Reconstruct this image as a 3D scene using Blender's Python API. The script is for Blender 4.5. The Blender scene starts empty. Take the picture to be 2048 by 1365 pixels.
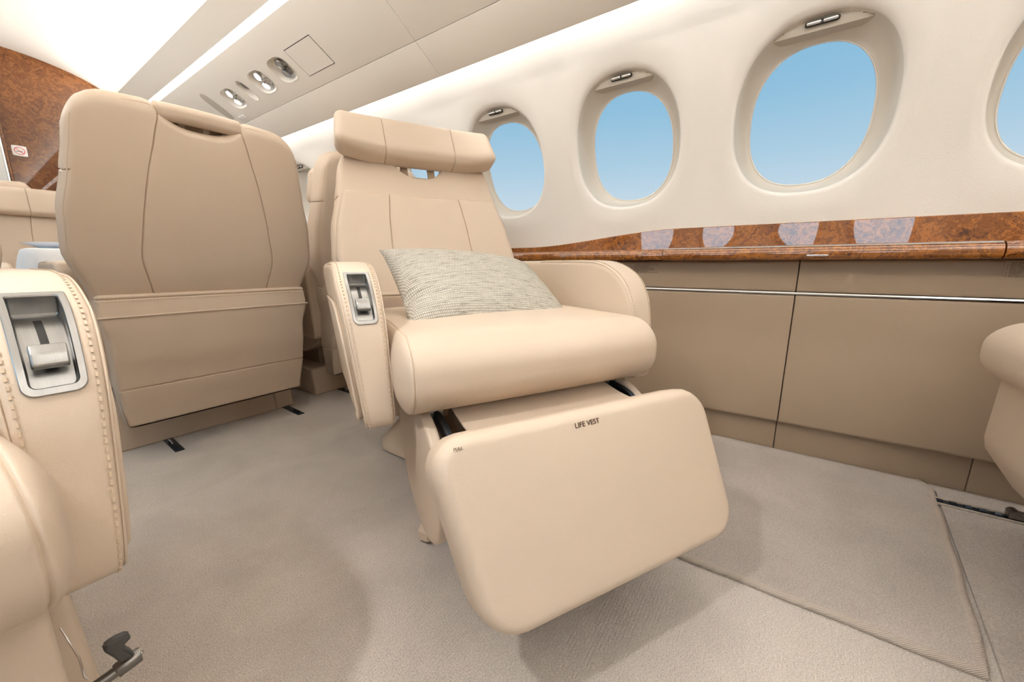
import bpy, bmesh, math, random
from mathutils import Vector, Matrix
random.seed(7)
PI = math.pi
R = math.radians
scene = bpy.context.scene
COL = scene.collection

# ------------------------------------------------------------------ camera
CAMH = 0.62
cam_d = bpy.data.cameras.new('camera')
cam = bpy.data.objects.new('camera', cam_d)
COL.objects.link(cam)
scene.camera = cam
cam_d.sensor_width = 36.0
cam_d.lens = 761.0 / 2048 * 36.0
cam_d.clip_start = 0.02
cam_d.clip_end = 200
cam.location = (0, 0, CAMH)
YAW = R(-55.3747 + 90.0)        # azimuth of +X measured to the right of the view direction
PITCH = R(11.3316)
fwd = Vector((math.cos(YAW) * math.cos(PITCH), math.sin(YAW) * math.cos(PITCH), -math.sin(PITCH)))
cam.rotation_euler = fwd.to_track_quat('-Z', 'Y').to_euler()

# ------------------------------------------------------------------ view
scene.view_settings.view_transform = 'Standard'
scene.view_settings.look = 'None'
scene.view_settings.exposure = 0.48
scene.view_settings.gamma = 1.0
scene.view_settings.use_curve_mapping = False
scene.cycles.use_denoising = True
scene.cycles.max_bounces = 10
scene.cycles.diffuse_bounces = 6
scene.cycles.sample_clamp_indirect = 8.0
scene.cycles.caustics_reflective = False
scene.cycles.caustics_refractive = False

# ------------------------------------------------------------------ sky
FAR_SKY_BOOST = 4.5
world = bpy.data.worlds.new('sky')
scene.world = world
world.use_nodes = True
wt = world.node_tree
wt.nodes.clear()
wo = wt.nodes.new('ShaderNodeOutputWorld')
wb = wt.nodes.new('ShaderNodeBackground')
tc = wt.nodes.new('ShaderNodeTexCoord')
sp = wt.nodes.new('ShaderNodeSeparateXYZ')
rp = wt.nodes.new('ShaderNodeValToRGB')
wt.links.new(tc.outputs['Generated'], sp.inputs[0])
wt.links.new(sp.outputs[2], rp.inputs[0])
wt.links.new(rp.outputs[0], wb.inputs[0])
# sky boosted towards -X, added so the opposite windows reflect in the burl ledge
mr = wt.nodes.new('ShaderNodeMapRange')
mr.inputs['From Min'].default_value = 0.15
mr.inputs['From Max'].default_value = -0.6
mr.inputs['To Min'].default_value = 0.72
mr.inputs['To Max'].default_value = FAR_SKY_BOOST
wt.links.new(sp.outputs[0], mr.inputs['Value'])
wt.links.new(mr.outputs[0], wb.inputs[1])
wt.links.new(wb.outputs[0], wo.inputs[0])
e = rp.color_ramp.elements
e[0].position = 0.0
e[0].color = (0.63, 0.74, 0.83, 1)
e[1].position = 0.46
e[1].color = (0.22, 0.48, 0.70, 1)
for pos_, c_ in ((0.14, (0.56, 0.70, 0.81, 1)), (0.22, (0.42, 0.62, 0.77, 1)), (0.33, (0.28, 0.53, 0.73, 1))):
    n_ = e.new(pos_)
    n_.color = c_

# ------------------------------------------------------------------ hidden cove lamps (both sides of the cabin)
CX0 = 0.30                                   # cabin centre line in X


def area(name, loc, direction, sx, sy, energy, color=(1, 0.975, 0.94), roll_axis='Y'):
    l = bpy.data.lights.new(name, 'AREA')
    l.shape = 'RECTANGLE'
    l.size = sx
    l.size_y = sy
    l.energy = energy
    l.color = color
    o = bpy.data.objects.new(name, l)
    COL.objects.link(o)
    d = Vector(direction).normalized()
    yv = Vector((0, 1, 0))
    xv = yv.cross(-d).normalized()
    m = Matrix((xv, yv, -d)).transposed().to_4x4()
    o.matrix_world = Matrix.Translation(loc) @ m
    return o


COVE_E = 25.0
WASH_E = 8.5
STRIP_E = 6.0
Y0, Y1 = -2.6, 3.8
YM, YL = (Y0 + Y1) / 2, Y1 - Y0
for sgn in (1, -1):
    area('cove_lamp', (CX0 + sgn * 0.475, YM, 1.655), (-sgn * 0.55, 0, 0.83), 0.05, YL - 0.2, COVE_E)
    area('sidewall_wash_lamp', (CX0 + sgn * 0.945, YM, 1.415), (sgn * 0.75, 0, -0.55), 0.03, YL - 0.2, WASH_E)


def spot(name, loc, target, energy, size, blend=0.6, rad=0.015, color=(1, 0.97, 0.93)):
    l = bpy.data.lights.new(name, 'SPOT')
    l.energy = energy
    l.spot_size = R(size)
    l.spot_blend = blend
    l.shadow_soft_size = rad
    l.color = color
    o = bpy.data.objects.new(name, l)
    COL.objects.link(o)
    o.location = loc
    o.rotation_euler = (Vector(target) - Vector(loc)).to_track_quat('-Z', 'Y').to_euler()
    return o


# added fill lamp, unseen, in the cabin section behind the camera
area('rear_fill_lamp', (CX0, -1.15, 1.835), (0, 0, -1), 0.45, 0.9, 3)
# reading lamps of the opposite passenger service unit: two pools on the aisle carpet
spot('reading_lamp_beam', (-0.36, 0.70, 1.45), (0.086, 0.986, 0), 34, 10, 1.0)
spot('reading_lamp_beam', (-0.36, 0.55, 1.45), (0.20, 0.59, 0), 14, 9, 1.0)
# reading lamps of the units above the near seats
spot('reading_lamp_beam', (-0.37, 0.45, 1.45), (0.56, 0.34, 0.15), 22, 54, 0.9, 0.03)
spot('reading_lamp_beam', (0.97, 0.30, 1.44), (0.60, 0.10, 0.2), 3, 44, 1.0, 0.03)
spot('reading_lamp_beam', (0.97, 2.10, 1.44), (0.9, 2.65, 0.6), 6, 40, 0.8)
spot('reading_lamp_beam', (0.97, 2.43, 1.44), (0.9, 2.95, 0.6), 6, 40, 0.8)


# ================================================================== materials
def mat(name):
    m = bpy.data.materials.new(name)
    m.use_nodes = True
    nt = m.node_tree
    b = nt.nodes['Principled BSDF']
    return m, nt, b


def nd(nt, t, **kw):
    n = nt.nodes.new(t)
    for k, v in kw.items():
        if k in n.inputs:
            n.inputs[k].default_value = v
        else:
            setattr(n, k, v)
    return n


def objcoord(nt, scale=(1, 1, 1), rot=(0, 0, 0)):
    t = nd(nt, 'ShaderNodeTexCoord')
    mp = nd(nt, 'ShaderNodeMapping')
    mp.inputs['Scale'].default_value = scale
    mp.inputs['Rotation'].default_value = rot
    nt.links.new(t.outputs['Object'], mp.inputs[0])
    return mp.outputs[0]


def ramp(nt, src, stops):
    r = nd(nt, 'ShaderNodeValToRGB')
    el = r.color_ramp.elements
    el[0].position, el[0].color = stops[0][0], (*stops[0][1], 1)
    el[1].position, el[1].color = stops[-1][0], (*stops[-1][1], 1)
    for p, c in stops[1:-1]:
        q = el.new(p)
        q.color = (*c, 1)
    nt.links.new(src, r.inputs[0])
    return r.outputs[0]


def bump(nt, b, src, strength, dist, prev=None):
    bp = nd(nt, 'ShaderNodeBump')
    bp.inputs['Strength'].default_value = strength
    bp.inputs['Distance'].default_value = dist
    nt.links.new(src, bp.inputs['Height'])
    if prev is not None:
        nt.links.new(prev, bp.inputs['Normal'])
    nt.links.new(bp.outputs[0], b.inputs['Normal'])
    return bp.outputs[0]


def m_leather(name, col, rough=0.46, pebble=1.0):
    m, nt, b = mat(name)
    co = objcoord(nt)
    n1 = nd(nt, 'ShaderNodeTexNoise', Scale=3.0, Detail=3.0)
    nt.links.new(co, n1.inputs['Vector'])
    c = ramp(nt, n1.outputs[0], [(0.3, tuple(x * 0.965 for x in col)), (0.7, tuple(min(1, x * 1.03) for x in col))])
    nt.links.new(c, b.inputs['Base Color'])
    b.inputs['Roughness'].default_value = rough
    b.inputs['Specular IOR Level'].default_value = 0.42
    v = nd(nt, 'ShaderNodeTexVoronoi', Scale=620.0)
    nt.links.new(co, v.inputs['Vector'])
    p = bump(nt, b, v.outputs['Distance'], 0.10 * pebble, 0.0012)
    n2 = nd(nt, 'ShaderNodeTexNoise', Scale=26.0, Detail=4.0)
    nt.links.new(co, n2.inputs['Vector'])
    bump(nt, b, n2.outputs[0], 0.10 * pebble, 0.006, p)
    return m


LEA = (0.62, 0.51, 0.405)
M_LEA = m_leather('cream_leather', LEA)
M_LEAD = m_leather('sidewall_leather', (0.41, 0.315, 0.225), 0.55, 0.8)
M_THREAD, nt, b = mat('cream_thread')
b.inputs['Base Color'].default_value = (0.60, 0.48, 0.36, 1)
b.inputs['Roughness'].default_value = 0.7
M_HOLE, nt, b = mat('dark_shadow_gap')
b.inputs['Base Color'].default_value = (0.02, 0.016, 0.012, 1)
b.inputs['Roughness'].default_value = 0.8
M_BLACK, nt, b = mat('black_plastic')
b.inputs['Base Color'].default_value = (0.006, 0.006, 0.007, 1)
b.inputs['Roughness'].default_value = 0.35
M_GREY, nt, b = mat('dark_grey_rubber')
b.inputs['Base Color'].default_value = (0.085, 0.085, 0.083, 1)
b.inputs['Roughness'].default_value = 0.5
M_INK, nt, b = mat('brown_ink')
b.inputs['Base Color'].default_value = (0.10, 0.055, 0.03, 1)
b.inputs['Roughness'].default_value = 0.6


def m_metal(name, col, rough, streak=(1, 90, 1)):
    m, nt, b = mat(name)
    b.inputs['Metallic'].default_value = 1.0
    co = objcoord(nt, streak)
    n = nd(nt, 'ShaderNodeTexNoise', Scale=18.0, Detail=4.0)
    nt.links.new(co, n.inputs['Vector'])
    c = ramp(nt, n.outputs[0], [(0.2, tuple(x * 0.86 for x in col)), (0.8, col)])
    nt.links.new(c, b.inputs['Base Color'])
    b.inputs['Roughness'].default_value = rough
    return m


M_STEEL = m_metal('brushed_steel', (0.37, 0.368, 0.362), 0.30, (60, 1, 1))
M_CHROME = m_metal('polished_chrome', (0.78, 0.78, 0.79), 0.12)
M_GUN = m_metal('gunmetal', (0.26, 0.25, 0.24), 0.32)
M_BLUEMETAL = m_metal('dark_anodised_metal', (0.10, 0.13, 0.17), 0.35)


def m_burl(name, dark, mid, light, scale=1.0, coat=1.0):
    m, nt, b = mat(name)
    co = objcoord(nt, (scale, scale, scale))
    w = nd(nt, 'ShaderNodeTexNoise', Scale=9.0, Detail=5.0, Roughness=0.6)
    nt.links.new(co, w.inputs['Vector'])
    mx = nd(nt, 'ShaderNodeVectorMath', operation='MULTIPLY_ADD')
    mx.inputs[1].default_value = (0.30, 0.30, 0.30)
    nt.links.new(w.outputs['Color'], mx.inputs[0])
    nt.links.new(co, mx.inputs[2])
    n2 = nd(nt, 'ShaderNodeTexNoise', Scale=15.0, Detail=9.0, Roughness=0.60, Distortion=3.0)
    nt.links.new(mx.outputs[0], n2.inputs['Vector'])
    c = ramp(nt, n2.outputs[0], [(0.34, dark), (0.44, mid), (0.50, tuple(x * 0.72 for x in mid)), (0.57, light), (0.68, mid)])
    nt.links.new(c, b.inputs['Base Color'])
    b.inputs['Roughness'].default_value = 0.35
    b.inputs['Coat Weight'].default_value = coat
    b.inputs['Coat Roughness'].default_value = 0.015
    b.inputs['Coat IOR'].default_value = 1.75
    b.inputs['Specular IOR Level'].default_value = 0.15
    return m


M_BURL = m_burl('burl_veneer', (0.060, 0.014, 0.002), (0.25, 0.078, 0.010), (0.42, 0.150, 0.020))
M_BURLB = m_burl('bulkhead_burl_veneer', (0.06, 0.017, 0.005), (0.15, 0.052, 0.014), (0.23, 0.088, 0.024), 0.7, 0.35)

M_WALL, nt, b = mat('ivory_wool_sidewall')
co = objcoord(nt)
n1 = nd(nt, 'ShaderNodeTexNoise', Scale=220.0, Detail=3.0)
nt.links.new(co, n1.inputs['Vector'])
b.inputs['Base Color'].default_value = (0.78, 0.755, 0.715, 1)
b.inputs['Roughness'].default_value = 0.85
b.inputs['Specular IOR Level'].default_value = 0.2
bump(nt, b, n1.outputs[0], 0.16, 0.003)

M_CEIL, nt, b = mat('satin_ivory_ceiling')
b.inputs['Base Color'].default_value = (0.84, 0.815, 0.765, 1)
b.inputs['Roughness'].default_value = 0.5
M_DOME, nt, b = mat('ivory_headliner')
b.inputs['Base Color'].default_value = (0.72, 0.69, 0.64, 1)
b.inputs['Roughness'].default_value = 0.9
M_REVEAL, nt, b = mat('ivory_window_shroud')
b.inputs['Base Color'].default_value = (0.70, 0.665, 0.60, 1)
b.inputs['Roughness'].default_value = 0.45
M_SHADE, nt, b = mat('beige_shade_rail')
b.inputs['Base Color'].default_value = (0.56, 0.52, 0.45, 1)
b.inputs['Roughness'].default_value = 0.6
M_WHITE, nt, b = mat('white_enamel')
b.inputs['Base Color'].default_value = (0.82, 0.82, 0.82, 1)
b.inputs['Roughness'].default_value = 0.25


def m_carpet(name, col, rib=False):
    m, nt, b = mat(name)
    co = objcoord(nt)
    big = nd(nt, 'ShaderNodeTexNoise', Scale=4.5, Detail=5.0, Roughness=0.55, Distortion=0.6)
    nt.links.new(co, big.inputs['Vector'])
    fine = nd(nt, 'ShaderNodeTexNoise', Scale=420.0, Detail=2.0)
    nt.links.new(co, fine.inputs['Vector'])
    c1 = ramp(nt, big.outputs[0], [(0.30, tuple(x * 0.86 for x in col)), (0.70, tuple(x * 1.08 for x in col))])
    c2 = ramp(nt, fine.outputs[0], [(0.3, (0.74, 0.74, 0.74)), (0.7, (1.16, 1.16, 1.16))])
    mul = nd(nt, 'ShaderNodeMix', data_type='RGBA', blend_type='MULTIPLY')
    mul.inputs[0].default_value = 1.0
    nt.links.new(c1, mul.inputs[6])
    nt.links.new(c2, mul.inputs[7])
    nt.links.new(mul.outputs[2], b.inputs['Base Color'])
    b.inputs['Roughness'].default_value = 0.95
    b.inputs['Specular IOR Level'].default_value = 0.1
    b.inputs['Sheen Weight'].default_value = 0.25
    p = bump(nt, b, fine.outputs[0], 0.7, 0.004)
    if rib:
        co2 = objcoord(nt, (1, 1, 1))
        wv = nd(nt, 'ShaderNodeTexWave', Scale=52.0, Distortion=1.2, Detail=2.0)
        wv.bands_direction = 'Y'
        wv.inputs['Detail Scale'].default_value = 6.0
        nt.links.new(co2, wv.inputs['Vector'])
        bump(nt, b, wv.outputs['Fac'], 0.32, 0.003, p)
    return m


M_CARPET = m_carpet('taupe_loop_carpet', (0.63, 0.57, 0.515), True)
M_MAT = m_carpet('taupe_velvet_carpet', (0.52, 0.465, 0.42))
M_BIND, nt, b = mat('carpet_binding_yarn')
co = objcoord(nt)
wv = nd(nt, 'ShaderNodeTexWave', Scale=150.0, Distortion=1.0)
wv.bands_direction = 'DIAGONAL'
nt.links.new(co, wv.inputs['Vector'])
c = ramp(nt, wv.outputs['Fac'], [(0.0, (0.42, 0.365, 0.31)), (1.0, (0.60, 0.52, 0.455))])
nt.links.new(c, b.inputs['Base Color'])
b.inputs['Roughness'].default_value = 0.9
bump(nt, b, wv.outputs['Fac'], 0.5, 0.002)

M_PILLOW, nt, b = mat('woven_grey_pillow_cloth')
t = nd(nt, 'ShaderNodeTexCoord')
mp = nd(nt, 'ShaderNodeMapping')
mp.inputs['Scale'].default_value = (1, 1, 1)
nt.links.new(t.outputs['UV'], mp.inputs[0])
br = nd(nt, 'ShaderNodeTexBrick', Scale=1.0)
br.offset = 0.5
br.inputs['Scale'].default_value = 1.0
br.inputs['Mortar Size'].default_value = 0.013
br.inputs['Mortar Smooth'].default_value = 0.4
br.inputs['Bias'].default_value = 0.0
br.inputs['Brick Width'].default_value = 0.060
br.inputs['Row Height'].default_value = 0.088
br.inputs['Color1'].default_value = (0.70, 0.67, 0.60, 1)
br.inputs['Color2'].default_value = (0.60, 0.57, 0.50, 1)
br.inputs['Mortar'].default_value = (0.30, 0.28, 0.24, 1)
nt.links.new(mp.outputs[0], br.inputs[0])
st = nd(nt, 'ShaderNodeTexNoise', Scale=1.0, Detail=5.0, Roughness=0.7)
mp2 = nd(nt, 'ShaderNodeMapping')
mp2.inputs['Scale'].default_value = (1.6, 13, 1)
nt.links.new(t.outputs['UV'], mp2.inputs[0])
nt.links.new(mp2.outputs[0], st.inputs['Vector'])
sc_ = ramp(nt, st.outputs[0], [(0.34, (0.46, 0.45, 0.43)), (0.46, (0.92, 0.92, 0.92)), (0.7, (1.12, 1.12, 1.12))])
mul = nd(nt, 'ShaderNodeMix', data_type='RGBA', blend_type='MULTIPLY')
mul.inputs[0].default_value = 1.0
nt.links.new(br.outputs['Color'], mul.inputs[6])
nt.links.new(sc_, mul.inputs[7])
nt.links.new(mul.outputs[2], b.inputs['Base Color'])
b.inputs['Roughness'].default_value = 0.9
p = bump(nt, b, br.outputs['Fac'], -0.6, 0.0015)
bump(nt, b, st.outputs[0], 0.6, 0.002, p)

M_CLOTH, nt, b = mat('white_table_linen')
b.inputs['Base Color'].default_value = (0.80, 0.82, 0.85, 1)
b.inputs['Roughness'].default_value = 0.8
M_CHINA, nt, b = mat('white_china')
b.inputs['Base Color'].default_value = (0.80, 0.82, 0.86, 1)
b.inputs['Roughness'].default_value = 0.12
M_RED, nt, b = mat('red_food')
b.inputs['Base Color'].default_value = (0.55, 0.03, 0.02, 1)
M_GREEN, nt, b = mat('green_leaf')
b.inputs['Base Color'].default_value = (0.12, 0.30, 0.04, 1)
M_REDINK, nt, b = mat('red_sign_ink')
b.inputs['Base Color'].default_value = (0.60, 0.04, 0.04, 1)


def m_emit(name, col, s):
    m, nt, b = mat(name)
    b.inputs['Base Color'].default_value = (*col, 1)
    b.inputs['Emission Color'].default_value = (*col, 1)
    b.inputs['Emission Strength'].default_value = s
    return m


M_STRIP = m_emit('strip_lamp_diffuser', (1.0, 0.97, 0.93), STRIP_E)
M_LAMP = m_emit('reading_lamp_lens', (1.0, 0.97, 0.92), 12.0)

M_GLASS, nt, b = mat('window_glass')
nt.nodes.remove(b)
out = nt.nodes['Material Output']
tr = nd(nt, 'ShaderNodeBsdfTransparent')
gl = nd(nt, 'ShaderNodeBsdfGlossy', Roughness=0.02)
fr = nd(nt, 'ShaderNodeFresnel', IOR=1.25)
ms = nd(nt, 'ShaderNodeMixShader')
nt.links.new(fr.outputs[0], ms.inputs[0])
nt.links.new(tr.outputs[0], ms.inputs[1])
nt.links.new(gl.outputs[0], ms.inputs[2])
nt.links.new(ms.outputs[0], out.inputs[0])


# ================================================================== helpers
def link(o, parent=None):
    COL.objects.link(o)
    if parent is not None:
        o.parent = parent
    return o


def mk(name, verts, faces, m, parent=None, sharp=45, uv=None):
    me = bpy.data.meshes.new(name)
    me.from_pydata([tuple(v) for v in verts], [], [tuple(f) for f in faces])
    bm = bmesh.new()
    bm.from_mesh(me)
    bmesh.ops.recalc_face_normals(bm, faces=bm.faces)
    bm.to_mesh(me)
    bm.free()
    me.materials.append(m)
    me.shade_smooth()
    if sharp is not None:
        me.set_sharp_from_angle(angle=R(sharp))
    if uv is not None:
        ul = me.uv_layers.new(name='uv')
        for lp in me.loops:
            ul.data[lp.index].uv = uv[lp.vertex_index]
    return link(bpy.data.objects.new(name, me), parent)


class MB:
    """collects shapes for ONE mesh object"""
    def __init__(s):
        s.v, s.f = [], []

    def add(s, verts, faces):
        k = len(s.v)
        s.v += [tuple(v) for v in verts]
        s.f += [tuple(i + k for i in f) for f in faces]
        return s

    def tube(s, pts, r, n=8, closed=False, cap=True):
        pts = [Vector(p) for p in pts]
        m_ = len(pts)
        rs = r if isinstance(r, (list, tuple)) else [r] * m_
        vs, fs = [], []
        up = None
        for i, p in enumerate(pts):
            if closed:
                t_ = (pts[(i + 1) % m_] - pts[i - 1]).normalized()
            else:
                t_ = (pts[min(i + 1, m_ - 1)] - pts[max(i - 1, 0)]).normalized()
            if up is None:
                up = Vector((0, 0, 1)) if abs(t_.z) < 0.9 else Vector((1, 0, 0))
            a_ = t_.cross(up)
            if a_.length < 1e-6:
                a_ = t_.cross(Vector((1, 0.3, 0)))
            a_.normalize()
            b_ = a_.cross(t_).normalized()
            up = b_
            for k in range(n):
                q = 2 * PI * k / n
                vs.append(p + (a_ * math.cos(q) + b_ * math.sin(q)) * rs[i])
        for i in range(m_ if closed else m_ - 1):
            for k in range(n):
                j = (i + 1) % m_
                fs.append((i * n + k, i * n + (k + 1) % n, j * n + (k + 1) % n, j * n + k))
        if cap and not closed:
            fs.append(tuple(range(n)))
            fs.append(tuple(range((m_ - 1) * n, m_ * n)))
        return s.add(vs, fs)

    def box(s, c, h, rot=None):
        vs = []
        for i in (-1, 1):
            for j in (-1, 1):
                for k in (-1, 1):
                    p = Vector((i * h[0], j * h[1], k * h[2]))
                    if rot is not None:
                        p = rot @ p
                    vs.append(p + Vector(c))
        return s.add(vs, [(0, 1, 3, 2), (4, 6, 7, 5), (0, 4, 5, 1), (2, 3, 7, 6), (0, 2, 6, 4), (1, 5, 7, 3)])

    def dashes(s, pts, nrm, dash=0.0042, gap=0.0032, w=0.0009, h=0.0009):
        """stitches along a polyline; nrm = list of outward normals"""
        pts = [Vector(p) for p in pts]
        acc = 0.0
        nxt = 0.0
        for i in range(len(pts) - 1):
            a_, b_ = pts[i], pts[i + 1]
            L = (b_ - a_).length
            if L < 1e-7:
                continue
            while nxt < acc + L:
                t0 = (nxt - acc) / L
                c_ = a_.lerp(b_, t0)
                n_ = Vector(nrm[i]).normalized()
                d_ = (b_ - a_).normalized()
                sd = d_.cross(n_).normalized()
                rot = Matrix((d_, sd, n_)).transposed()
                s.box(c_ + n_ * h * 0.4, (dash / 2, w, h), rot)
                nxt += dash + gap
            acc += L
        return s

    def build(s, name, m, parent=None, sharp=45):
        return mk(name, s.v, s.f, m, parent, sharp)


def axis_grid(h, r, n, extra=()):
    """coordinates from -h to h: n equal steps in the flat middle, tangent-spaced points on the rounded ends"""
    g = set()
    a_ = h - r
    for i in range(n + 1):
        g.add(round(-a_ + 2 * a_ * i / n, 6))
    for i in range(1, 6):
        t_ = r * math.tan(PI / 4 * i / 5)
        g.add(round(a_ + t_, 6))
        g.add(round(-a_ - t_, 6))
    for c_, w in extra:
        for k in (-3, -2, -1.3, -0.7, 0, 0.7, 1.3, 2, 3):
            x = c_ + k * w
            if -h < x < h:
                g.add(round(x, 6))
    out_ = sorted(g)
    res = [out_[0]]
    for x in out_[1:]:
        if x - res[-1] > 0.00035:
            res.append(x)
    res[-1] = h
    return res


def rbox(h, r, n=(8, 8, 8), puff=(0, 0, 0), grooves=(), deform=None, corner=None):
    """soft upholstered block. h half sizes, r rounding radii, grooves = (axis, value, depth, width)"""
    if not isinstance(r, (tuple, list)):
        r = (r, r, r)
    ex_ = [[], [], []]
    for g in grooves:
        ex_[g[0]].append((g[1], g[3]))
    ax = [axis_grid(h[i], r[i], n[i], ex_[i]) for i in range(3)]
    idx, vs, fs = {}, [], []
    nx = [len(a_) for a_ in ax]

    def vert(i, j, k):
        key = (i, j, k)
        if key in idx:
            return idx[key]
        p = [ax[0][i], ax[1][j], ax[2][k]]
        inn = [max(-(h[q] - r[q]), min(h[q] - r[q], p[q])) for q in range(3)]
        d = [(p[q] - inn[q]) / r[q] for q in range(3)]
        L = math.sqrt(sum(x * x for x in d)) or 1.0
        nn = [x / L for x in d]
        pos = [inn[q] + r[q] * nn[q] for q in range(3)]
        if corner is not None:
            # inset the square outline evenly, so that the corner map below meets a clean square
            a1, a2, rad = corner
            a3 = 3 - a1 - a2
            rr = r[a1]
            dd = max(0.0, abs(p[a1]) - (h[a1] - rr), abs(p[a2]) - (h[a2] - rr)) / rr
            d3 = max(0.0, abs(p[a3]) - (h[a3] - r[a3])) / r[a3]
            L = math.hypot(dd, d3) or 1.0
            ins = rr - rr * dd / L if dd > 0 else None
            pos = list(p)
            if ins is not None:
                pos[a1] = math.copysign(min(abs(p[a1]), h[a1] - ins), p[a1])
                pos[a2] = math.copysign(min(abs(p[a2]), h[a2] - ins), p[a2])
            pos[a3] = math.copysign(min(abs(p[a3]), h[a3] - r[a3]) + (r[a3] * d3 / L if d3 > 0 else 0), p[a3])
            dom = a1 if abs(p[a1]) - h[a1] > abs(p[a2]) - h[a2] else a2
            nn = [0.0, 0.0, 0.0]
            nn[dom] = math.copysign(dd / L, p[dom])
            nn[a3] = math.copysign(d3 / L, p[a3])
        for q in range(3):
            if puff[q]:
                o1, o2 = [w for w in range(3) if w != q]
                pos[q] += nn[q] * puff[q] * (1 - (p[o1] / h[o1]) ** 2) * (1 - (p[o2] / h[o2]) ** 2)
        for g in grooves:
            if abs(nn[g[0]]) < 0.9:
                if len(g) > 4 and not g[4](nn, p):
                    continue
                f_ = g[2] * math.exp(-((p[g[0]] - g[1]) / g[3]) ** 2)
                for q in range(3):
                    if q != g[0]:
                        pos[q] -= nn[q] * f_
        if corner is not None:
            a1, a2, rad = corner
            u, v = pos[a1], pos[a2]
            du, dv = abs(u) - (h[a1] - rad), abs(v) - (h[a2] - rad)
            if du > 0 and dv > 0:
                s_ = max(du, dv) / math.hypot(du, dv)
                pos[a1] = math.copysign(h[a1] - rad + du * s_, u)
                pos[a2] = math.copysign(h[a2] - rad + dv * s_, v)
        if deform:
            pos = deform(*pos)
        vs.append(tuple(pos))
        idx[key] = len(vs) - 1
        return idx[key]

    for s_ in (0, nx[0] - 1):
        for j in range(nx[1] - 1):
            for k in range(nx[2] - 1):
                fs.append((vert(s_, j, k), vert(s_, j + 1, k), vert(s_, j + 1, k + 1), vert(s_, j, k + 1)))
    for s_ in (0, nx[1] - 1):
        for i in range(nx[0] - 1):
            for k in range(nx[2] - 1):
                fs.append((vert(i, s_, k), vert(i + 1, s_, k), vert(i + 1, s_, k + 1), vert(i, s_, k + 1)))
    for s_ in (0, nx[2] - 1):
        for i in range(nx[0] - 1):
            for j in range(nx[1] - 1):
                fs.append((vert(i, j, s_), vert(i + 1, j, s_), vert(i + 1, j + 1, s_), vert(i, j + 1, s_)))
    return vs, fs


def off(c):
    return lambda x, y, z: (x + c[0], y + c[1], z + c[2])


def interp(t, pts):
    """smooth piecewise interpolation"""
    if t <= pts[0][0]:
        return pts[0][1]
    for (a_, va), (b_, vb) in zip(pts, pts[1:]):
        if t <= b_:
            u = (t - a_) / (b_ - a_)
            u = u * u * (3 - 2 * u) * 0.5 + u * 0.5
            return va + (vb - va) * u
    return pts[-1][1]


def catmull(P, n=6):
    """dense smooth curve through 2-D points (open)"""
    out_ = []
    for i in range(len(P) - 1):
        p0 = P[max(i - 1, 0)]
        p1, p2 = P[i], P[i + 1]
        p3 = P[min(i + 2, len(P) - 1)]
        for k in range(n):
            t_ = k / n
            out_.append(tuple(0.5 * ((2 * p1[q]) + (-p0[q] + p2[q]) * t_ + (2 * p0[q] - 5 * p1[q] + 4 * p2[q] - p3[q]) * t_ ** 2
                                     + (-p0[q] + 3 * p1[q] - 3 * p2[q] + p3[q]) * t_ ** 3) for q in range(len(p1))))
    out_.append(tuple(P[-1]))
    return out_


def slab(outline, x0, x1, r, nr=5, xdef=None, mids=None, hole=None):
    """closed (y,z) outline extruded from x0 to x1 with rounded edges; outline counter-clockwise seen from +x"""
    m_ = len(outline)
    area_ = sum(outline[i][0] * outline[(i + 1) % m_][1] - outline[(i + 1) % m_][0] * outline[i][1] for i in range(m_))
    if area_ < 0:
        outline = outline[::-1]
    nrm = []
    for i in range(m_):
        a_, b_ = outline[i - 1], outline[(i + 1) % m_]
        tx, ty = b_[0] - a_[0], b_[1] - a_[1]
        L = math.hypot(tx, ty) or 1
        nrm.append((ty / L, -tx / L))
    prof = [(x0 + r * (1 - math.cos(PI / 2 * k / nr)), r * (1 - math.sin(PI / 2 * k / nr))) for k in range(nr + 1)]
    mids = mids or [x0 + (x1 - x0) * t_ for t_ in (0.4, 0.6)]
    prof += [(x_, 0.0) for x_ in mids]
    prof += [(x1 - r * (1 - math.cos(PI / 2 * k / nr)), r * (1 - math.sin(PI / 2 * k / nr))) for k in range(nr, -1, -1)]
    vs, fs = [], []
    for (x, ins) in prof:
        for (y, z), (ny, nz) in zip(outline, nrm):
            xx = xdef(x, y, z) if xdef else x
            vs.append((xx, y - ny * ins, z - nz * ins))
    for k in range(len(prof) - 1):
        for i in range(m_):
            j = (i + 1) % m_
            if hole and k == nr + 1 and hole(outline[i]) and hole(outline[j]):
                continue
            fs.append((k * m_ + i, k * m_ + j, (k + 1) * m_ + j, (k + 1) * m_ + i))
    fs.append(tuple(range(m_)))
    fs.append(tuple(range((len(prof) - 1) * m_, len(prof) * m_)))
    return vs, fs


def empty(name, label, cat, loc=(0, 0, 0), rz=0, group=None):
    o = bpy.data.objects.new(name, None)
    COL.objects.link(o)
    o.location = loc
    o.rotation_euler = (0, 0, rz)
    o.empty_display_size = 0.1
    tag(o, label, cat, group)
    return o


def tag(o, label=None, cat=None, group=None, kind=None):
    if label:
        o['label'] = label
    if cat:
        o['category'] = cat
    if group:
        o['group'] = group
    if kind:
        o['kind'] = kind
    return o


def struct(o):
    o['kind'] = 'structure'
    return o


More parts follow.
